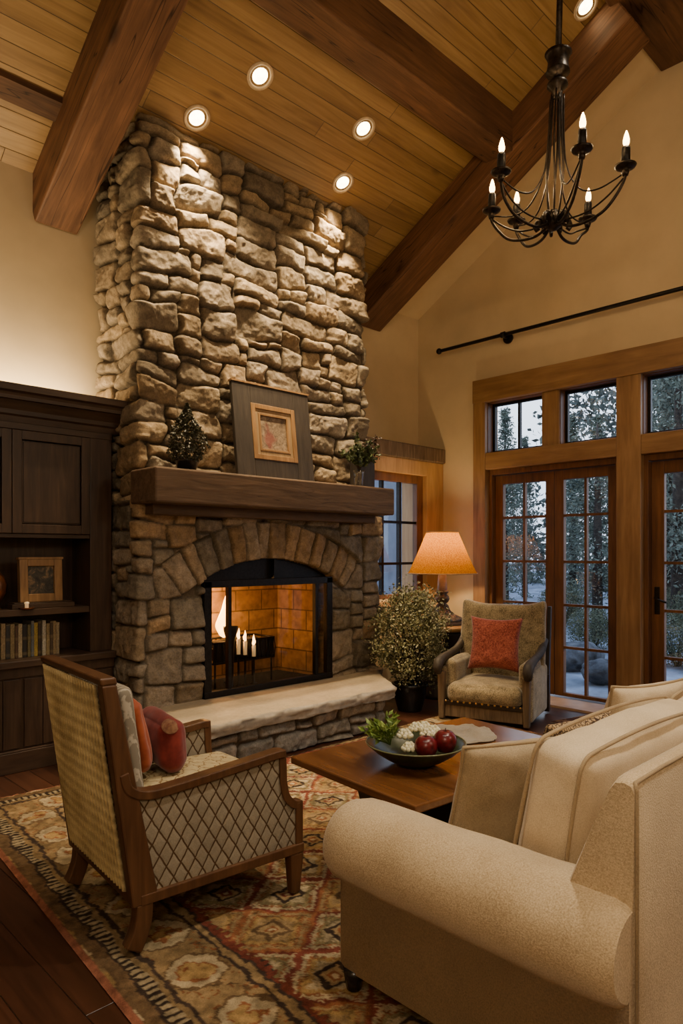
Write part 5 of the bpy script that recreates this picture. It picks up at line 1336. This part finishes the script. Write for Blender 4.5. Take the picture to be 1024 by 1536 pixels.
add_pillow('throw_pillow', (2.97, 1.215, .566), R(-18), R(18), .46, .40, .15, M['sofa_light'], 'pale cream pillow resting by the far sofa arm', seed=9, piping=M['piping'])

# ------------------------------------------------------------------ olive armchair
oc = empty('olive_armchair', (4.68, 3.05, G), R(-162.5), 'olive velvet armchair with carved wooden arms before the french doors', 'armchair')
V, F = soft_box((.30, .285, .070), .05, (.02, 0, .03), .008, 8, 21); V += np.array((.045, 0, .205)); np_mesh('seat_cushion', V, F, M['velvet'], oc)
V, F = soft_box((.055, .345, .35), .045, (.03, 0, 0), .006, 5, 25)
yy = V[:, 1]/.345; zz = V[:, 2]/.35; V[:, 2] += np.clip(zz, 0, 1)*(.055*np.abs(yy)**3 - .012); V[:, 0] += np.clip(zz, -1, 1)*0 + .035*np.abs(yy)**3*(V[:, 0]*0+1)
V[:, 1] *= 1 - .06*(1-zz)/2*0
lean = .13; V = np.stack([V[:,0]-V[:,2]*math.sin(lean), V[:,1], V[:,2]*math.cos(lean)], 1) + np.array((-.264, 0, .512)); np_mesh('backrest', V, F, M['velvet'], oc)
mb = MB(); mb.box((.285, -.30, .02), (.318, .30, .115)); mb.build('front_board', M['rustic'], oc, .006)
mb = MB(); mb.box((.285, -.315, .112), (.330, .315, .147)); mb.build('seat_rail', M['table_dark'], oc, .005)
mb = MB()
for k in range(13): mb.ell((.333, -.285+.57*k/12, .143), (.007, .009, .009), 10, 6)
mb.build('brass_nails', M['brass'], oc)
mb = MB(); mb.box((-.30, -.29, .03), (.285, .29, .128)); mb.build('seat_base', M['velvet'], oc, .01)
for s in (-1, 1):
    mb = MB(); mb.hexa([(.285, s*.325-.022, 0), (.335, s*.325-.022, 0), (.335, s*.325+.022, 0), (.285, s*.325+.022, 0), (.275, s*.325-.028, .365), (.345, s*.325-.028, .365), (.345, s*.325+.028, .365), (.275, s*.325+.028, .365)]); mb.build('front_post', M['rustic'], oc, .010, 3)
    V, F = soft_box((.265, .030, .185), .028, (0, .008, 0), .004, 7, 31+s); V += np.array((-.01, s*.325, .205)); np_mesh('side_panel', V, F, M['velvet'], oc)
    V, F = soft_box((.22, .040, .115), .036, (0, .01, .012), .004, 7, 35+s); V += np.array((.03, s*.292, .330)) ; V[:, 1] -= s*.008; np_mesh('arm_pad', V, F, M['velvet'], oc)
    y = s*.335
    mb = MB(); mb.tube([(-.27, y, .575), (-.18, y, .520), (-.05, y, .485), (.12, y, .468), (.26, y+s*.005, .455), (.335, y+s*.008, .435), (.362, y+s*.008, .40), (.350, y+s*.008, .37), (.322, y+s*.006, .36)], [.028, .030, .030, .031, .036, .040, .038, .032, .022], 12)
    mb.build('arm_rail', M['dkframe'] if s < 0 else M['arm_grey'] if 'arm_grey' in M else M['dkframe'], oc)
    mb = MB(); mb.box((-.335, s*.345-.02, 0), (-.285, s*.345+.02, .30)); mb.hexa([(-.335, s*.345-.018, .3), (-.285, s*.345-.018, .3), (-.285, s*.345+.018, .3), (-.335, s*.345+.018, .3), (-.395, s*.352-.014, .84), (-.350, s*.352-.014, .84), (-.350, s*.352+.014, .84), (-.395, s*.352+.014, .84)]); mb.build('back_post', M['table_dark'], oc, .005)
def loc_oc(x, y, z):
    c, s = math.cos(R(-162.5)), math.sin(R(-162.5)); return (4.68+x*c-y*s, 3.05+x*s+y*c, G+z)
add_pillow('throw_pillow', loc_oc(.022, .01, .560), R(107.5), R(14), .42, .43, .14, M['red'], 'red woven square pillow on the olive armchair', seed=12, pinch=.12)

# ------------------------------------------------------------------ lamp table, lamp, plant
LX, LY = 5.07, 3.86
tb2 = empty('side_table', (LX, LY, 0), 0, 'round dark side table in the corner carrying the lamp', 'table')
MB().lathe([(0, .60), (.335, .60), (.345, .607), (.345, .632), (.338, .640), (0, .640)], n=48).build('table_top', wood('lamp_table_wood', (.14, .070, .022), (.36, .20, .075), 0, .35), tb2)
MB().lathe([(0, 0), (.27, 0), (.28, .03), (.26, .06), (.25, .52), (.28, .56), (.28, .60), (0, .60)], n=40).build('drum_base', M['table_dark'], tb2)
ty = MB(); ty.box((-.21, -.16, 0), (.21, .16, .022)); ty.box((-.195, -.145, .022), (.195, .145, .034)); o = ty.build('lamp_tray', M['mantel'], None, .004, loc=(LX-.01, LY-.02, .6405)); o.rotation_euler = (0, 0, R(-20)); tag(o, 'flat wooden slab under the lamp base on the side table', 'tray')
lp = empty('table_lamp', (LX, LY, .6805), 0, 'table lamp with carved base and glowing amber tapered shade', 'lamp')
def pyramid():
    n = 72; m = 34; V = []
    prof = np.interp(np.linspace(0, 1, m), [0, .12, .4, .7, 1], [.165, .155, .095, .060, .045]); zz = np.interp(np.linspace(0, 1, m), [0, .12, .4, .7, 1], [0, .012, .05, .095, .13])
    for i in range(m):
        for j in range(n):
            q = 2*PI*j/n; k = 1/(abs(math.cos(q))**4+abs(math.sin(q))**4)**.25
            r = prof[i]*k*(1+.09*float(fbm(math.cos(q)*9, math.sin(q)*9, zz[i]*70, 3, 3))*(1 if i > 0 else .3)); V.append((r*math.cos(q), r*math.sin(q), zz[i]+(.006*float(vnoise(q*9, zz[i]*60)) if i else 0)))
    F = [(i*n+j, i*n+(j+1)%n, (i+1)*n+(j+1)%n, (i+1)*n+j) for i in range(m-1) for j in range(n)] + [tuple(reversed(range(n)))]
    return MB().add(V, F, True)
M['lampbase'] = plain('carved_bronze_base', (.11, .070, .040), .6, .2, var=.5, nscale=45, bmp=.8, bdist=.008)
p_ = pyramid().build('carved_base', M['lampbase'], lp); p_.rotation_euler = (0, 0, R(-20))
MB().lathe([(.045, .125), (.052, .135), (.036, .15), (.055, .165), (.066, .19), (.060, .215), (.040, .235), (.052, .245), (.056, .26), (.040, .27)], n=28).build('baluster', M['lampbase'], lp)
MB().lathe([(.046, .268), (.046, .272), (.036, .43), (.03, .44), (.012, .445), (.012, .53), (0, .53)], n=20).build('column', plain('lamp_column', (.20, .13, .09), .5), lp)
def shade_mat():
    m, nt, b, o = new_mat('lamp_shade_linen'); nt.nodes.remove(b)
    n = noise(nt, coords(nt), 130, 3); r = ramp(nt, n.outputs['Fac'], [(.35, (.22, .072, .002)), (.65, (.44, .175, .006))])
    d = nt.nodes.new('ShaderNodeBsdfDiffuse'); t = nt.nodes.new('ShaderNodeBsdfTranslucent'); L(nt, r.outputs[0], d.inputs[0]); L(nt, r.outputs[0], t.inputs[0])
    mx = nt.nodes.new('ShaderNodeMixShader'); mx.inputs[0].default_value = .36; L(nt, d.outputs[0], mx.inputs[1]); L(nt, t.outputs[0], mx.inputs[2]); L(nt, mx.outputs[0], o.inputs[0]); return m
SB, ST = .425, .800
mb = MB(); mb.lathe([(.315, SB), (.30, SB+.02), (.225, SB+.185), (.150, ST-.01), (.143, ST)], n=64); sh = mb.build('lamp_shade', shade_mat(), lp)
mb = MB()
for r_, z in ((.316, SB), (.144, ST)): mb.tube([(r_*math.cos(q), r_*math.sin(q), z) for q in np.linspace(0, 2*PI, 64)], .005, 6, False)
mb.build('shade_trim', plain('shade_trim', (.36, .20, .08), .8), sh)
mb = MB(); 
for k in range(3): a = k*2*PI/3; mb.tube([(0, 0, ST-.01), (.143*math.cos(a), .143*math.sin(a), ST-.005)], .002, 5)
mb.tube([(0, 0, .53), (0, 0, ST)], .003, 6); mb.build('shade_spider', M['brass'], lp)
MB().ell((0, 0, .585), (.032, .032, .045), 16, 10).build('bulb', emit_mat('lamp_bulb', (1, .70, .36), 8), lp)
l = bpy.data.lights.new('lamp_point', 'POINT'); l.energy = 21; l.color = (1, .70, .34); l.shadow_soft_size = .05
lo = bpy.data.objects.new('lamp_light', l); C.objects.link(lo); lo.location = (LX, LY, .675+.66)

pp = empty('potted_shrub', (4.37, 3.66, 0), 0, 'bushy variegated shrub in a black pot at the right end of the hearth', 'plant')
MB().lathe([(0, 0), (.095, 0), (.10, .01), (.13, .12), (.142, .20), (.150, .205), (.150, .225), (.132, .225), (.125, .20), (0, .19)], n=32).build('pot', M['black'], pp)
PP = []; mb = MB()
def hit(x, y, z):
    """True inside fireplace, hearth, armchair or side table"""
    ax, ay = x-4.68, y-3.05; c, s = math.cos(R(162.5)), math.sin(R(162.5)); lx, ly = ax*c-ay*s, ax*s+ay*c
    return ((y > 3.88) & (x < 4.44)) | (((x-3.83)*.665-(y-3.355)*.5 < .09) & (z < .36)) | ((np.abs(lx) < .41) & (np.abs(ly) < .415) & (z < .66)) | (np.hypot(x-5.07, y-3.86) < .375) | ((np.hypot(x-4.37, y-3.66) < .165) & (z < .23)) | (y > 4.2)
for k in range(150):
    a = rng.uniform(0, 6.28); el = rng.uniform(-.95, 1.0); rr_ = rng.uniform(.75, 1.05); w_ = math.sqrt(max(0, 1-el*el))
    e = np.array((math.cos(a)*w_*.27*rr_, math.sin(a)*w_*.27*rr_, .56+el*.40*rr_))
    if hit(4.37+e[0], 3.66+e[1], e[2]): continue
    p1 = (e[0]*.35, e[1]*.35, .21+abs(e[2]-.21)*.6)
    if e[2] > .22: mb.tube([(0, 0, .19), p1, tuple(e)], [.006, .004, .0015], 5)
    PP.append(e + rng.normal(0, 1, (95, 3))*np.array((.052, .052, .052)))
mb.build('stems', M['bark'], pp)
P = np.concatenate(PP); ok = ~hit(4.37+P[:, 0], 3.66+P[:, 1], P[:, 2]) & (P[:, 2] > .06)
V, F = leaf_cloud(P[ok], .026, rng, .55, .3); np_mesh('foliage', V, F, M['leaf_plant'], pp, False)

# ------------------------------------------------------------------ lights and world
def light(kind, name, loc, e, col, size=.1, aim=None, ang=90, blend=.8, sy=None):
    l = bpy.data.lights.new(name, kind); l.energy = e; l.color = col
    if kind == 'AREA':
        l.size = size
        if sy: l.shape = 'RECTANGLE'; l.size_y = sy
    else: l.shadow_soft_size = size
    if kind == 'SPOT': l.spot_size = R(ang); l.spot_blend = blend
    o = bpy.data.objects.new(name, l); C.objects.link(o); o.location = loc
    if aim is not None: o.rotation_euler = (Vector(aim)-Vector(loc)).to_track_quat('-Z', 'Y').to_euler()
    return o
# fire
light('POINT', 'fire_light', (2.90, 4.36, .90), 15, (1, .50, .16), .06)
light('POINT', 'ember_light', (3.25, 4.28, .62), 2.2, (1, .50, .18), .08)
# cove strip on top of the cabinet
light('AREA', 'cove_strip', (1.05, 4.46, 2.235), 26, (1, .74, .42), 1.9, (1.05, 4.50, 3.2), sy=.06)
# added fill spots over the seating, unseen and without fixtures, under the near slope
for i, (x, y, e, aim, a) in enumerate(((1.0, .6, 110, (1.3, 1.9, 0), 80), (2.6, .4, 215, (2.3, 1.0, .4), 85), (.2, 1.6, 60, (.9, 2.8, 0), 80), (3.9, 1.3, 70, (4.2, 2.4, 0), 80))):
    z = cz(y)
    dl_ = light('SPOT', 'seating_fill', (x, y, z-.06), e, (1, .86, .66), .10, aim, a)
light('POINT', 'room_fill', (-.7, -.5, 2.5), 66, (1, .84, .64), .30)  # added fill light behind the camera, unseen, no fixture
light('POINT', 'room_fill', (2.9, -1.1, 2.6), 36, (1, .84, .64), .30)  # second added fill light, also out of view
w = bpy.data.worlds.new('dusk'); bpy.context.scene.world = w; w.use_nodes = True; nt = w.node_tree; nt.nodes.clear()
o = nt.nodes.new('ShaderNodeOutputWorld'); bg = nt.nodes.new('ShaderNodeBackground'); L(nt, bg.outputs[0], o.inputs[0])
t = nt.nodes.new('ShaderNodeTexCoord'); s = nt.nodes.new('ShaderNodeSeparateXYZ'); L(nt, t.outputs['Generated'], s.inputs[0])
r = ramp(nt, s.outputs[2], [(0, (.55, .60, .72)), (.25, (.72, .77, .88)), (.7, (.34, .45, .70))]); L(nt, r.outputs[0], bg.inputs[0]); bg.inputs[1].default_value = 3.0
sc = bpy.context.scene
sc.view_settings.view_transform = 'AgX'; sc.view_settings.look = 'AgX - Base Contrast'; sc.view_settings.exposure = .45
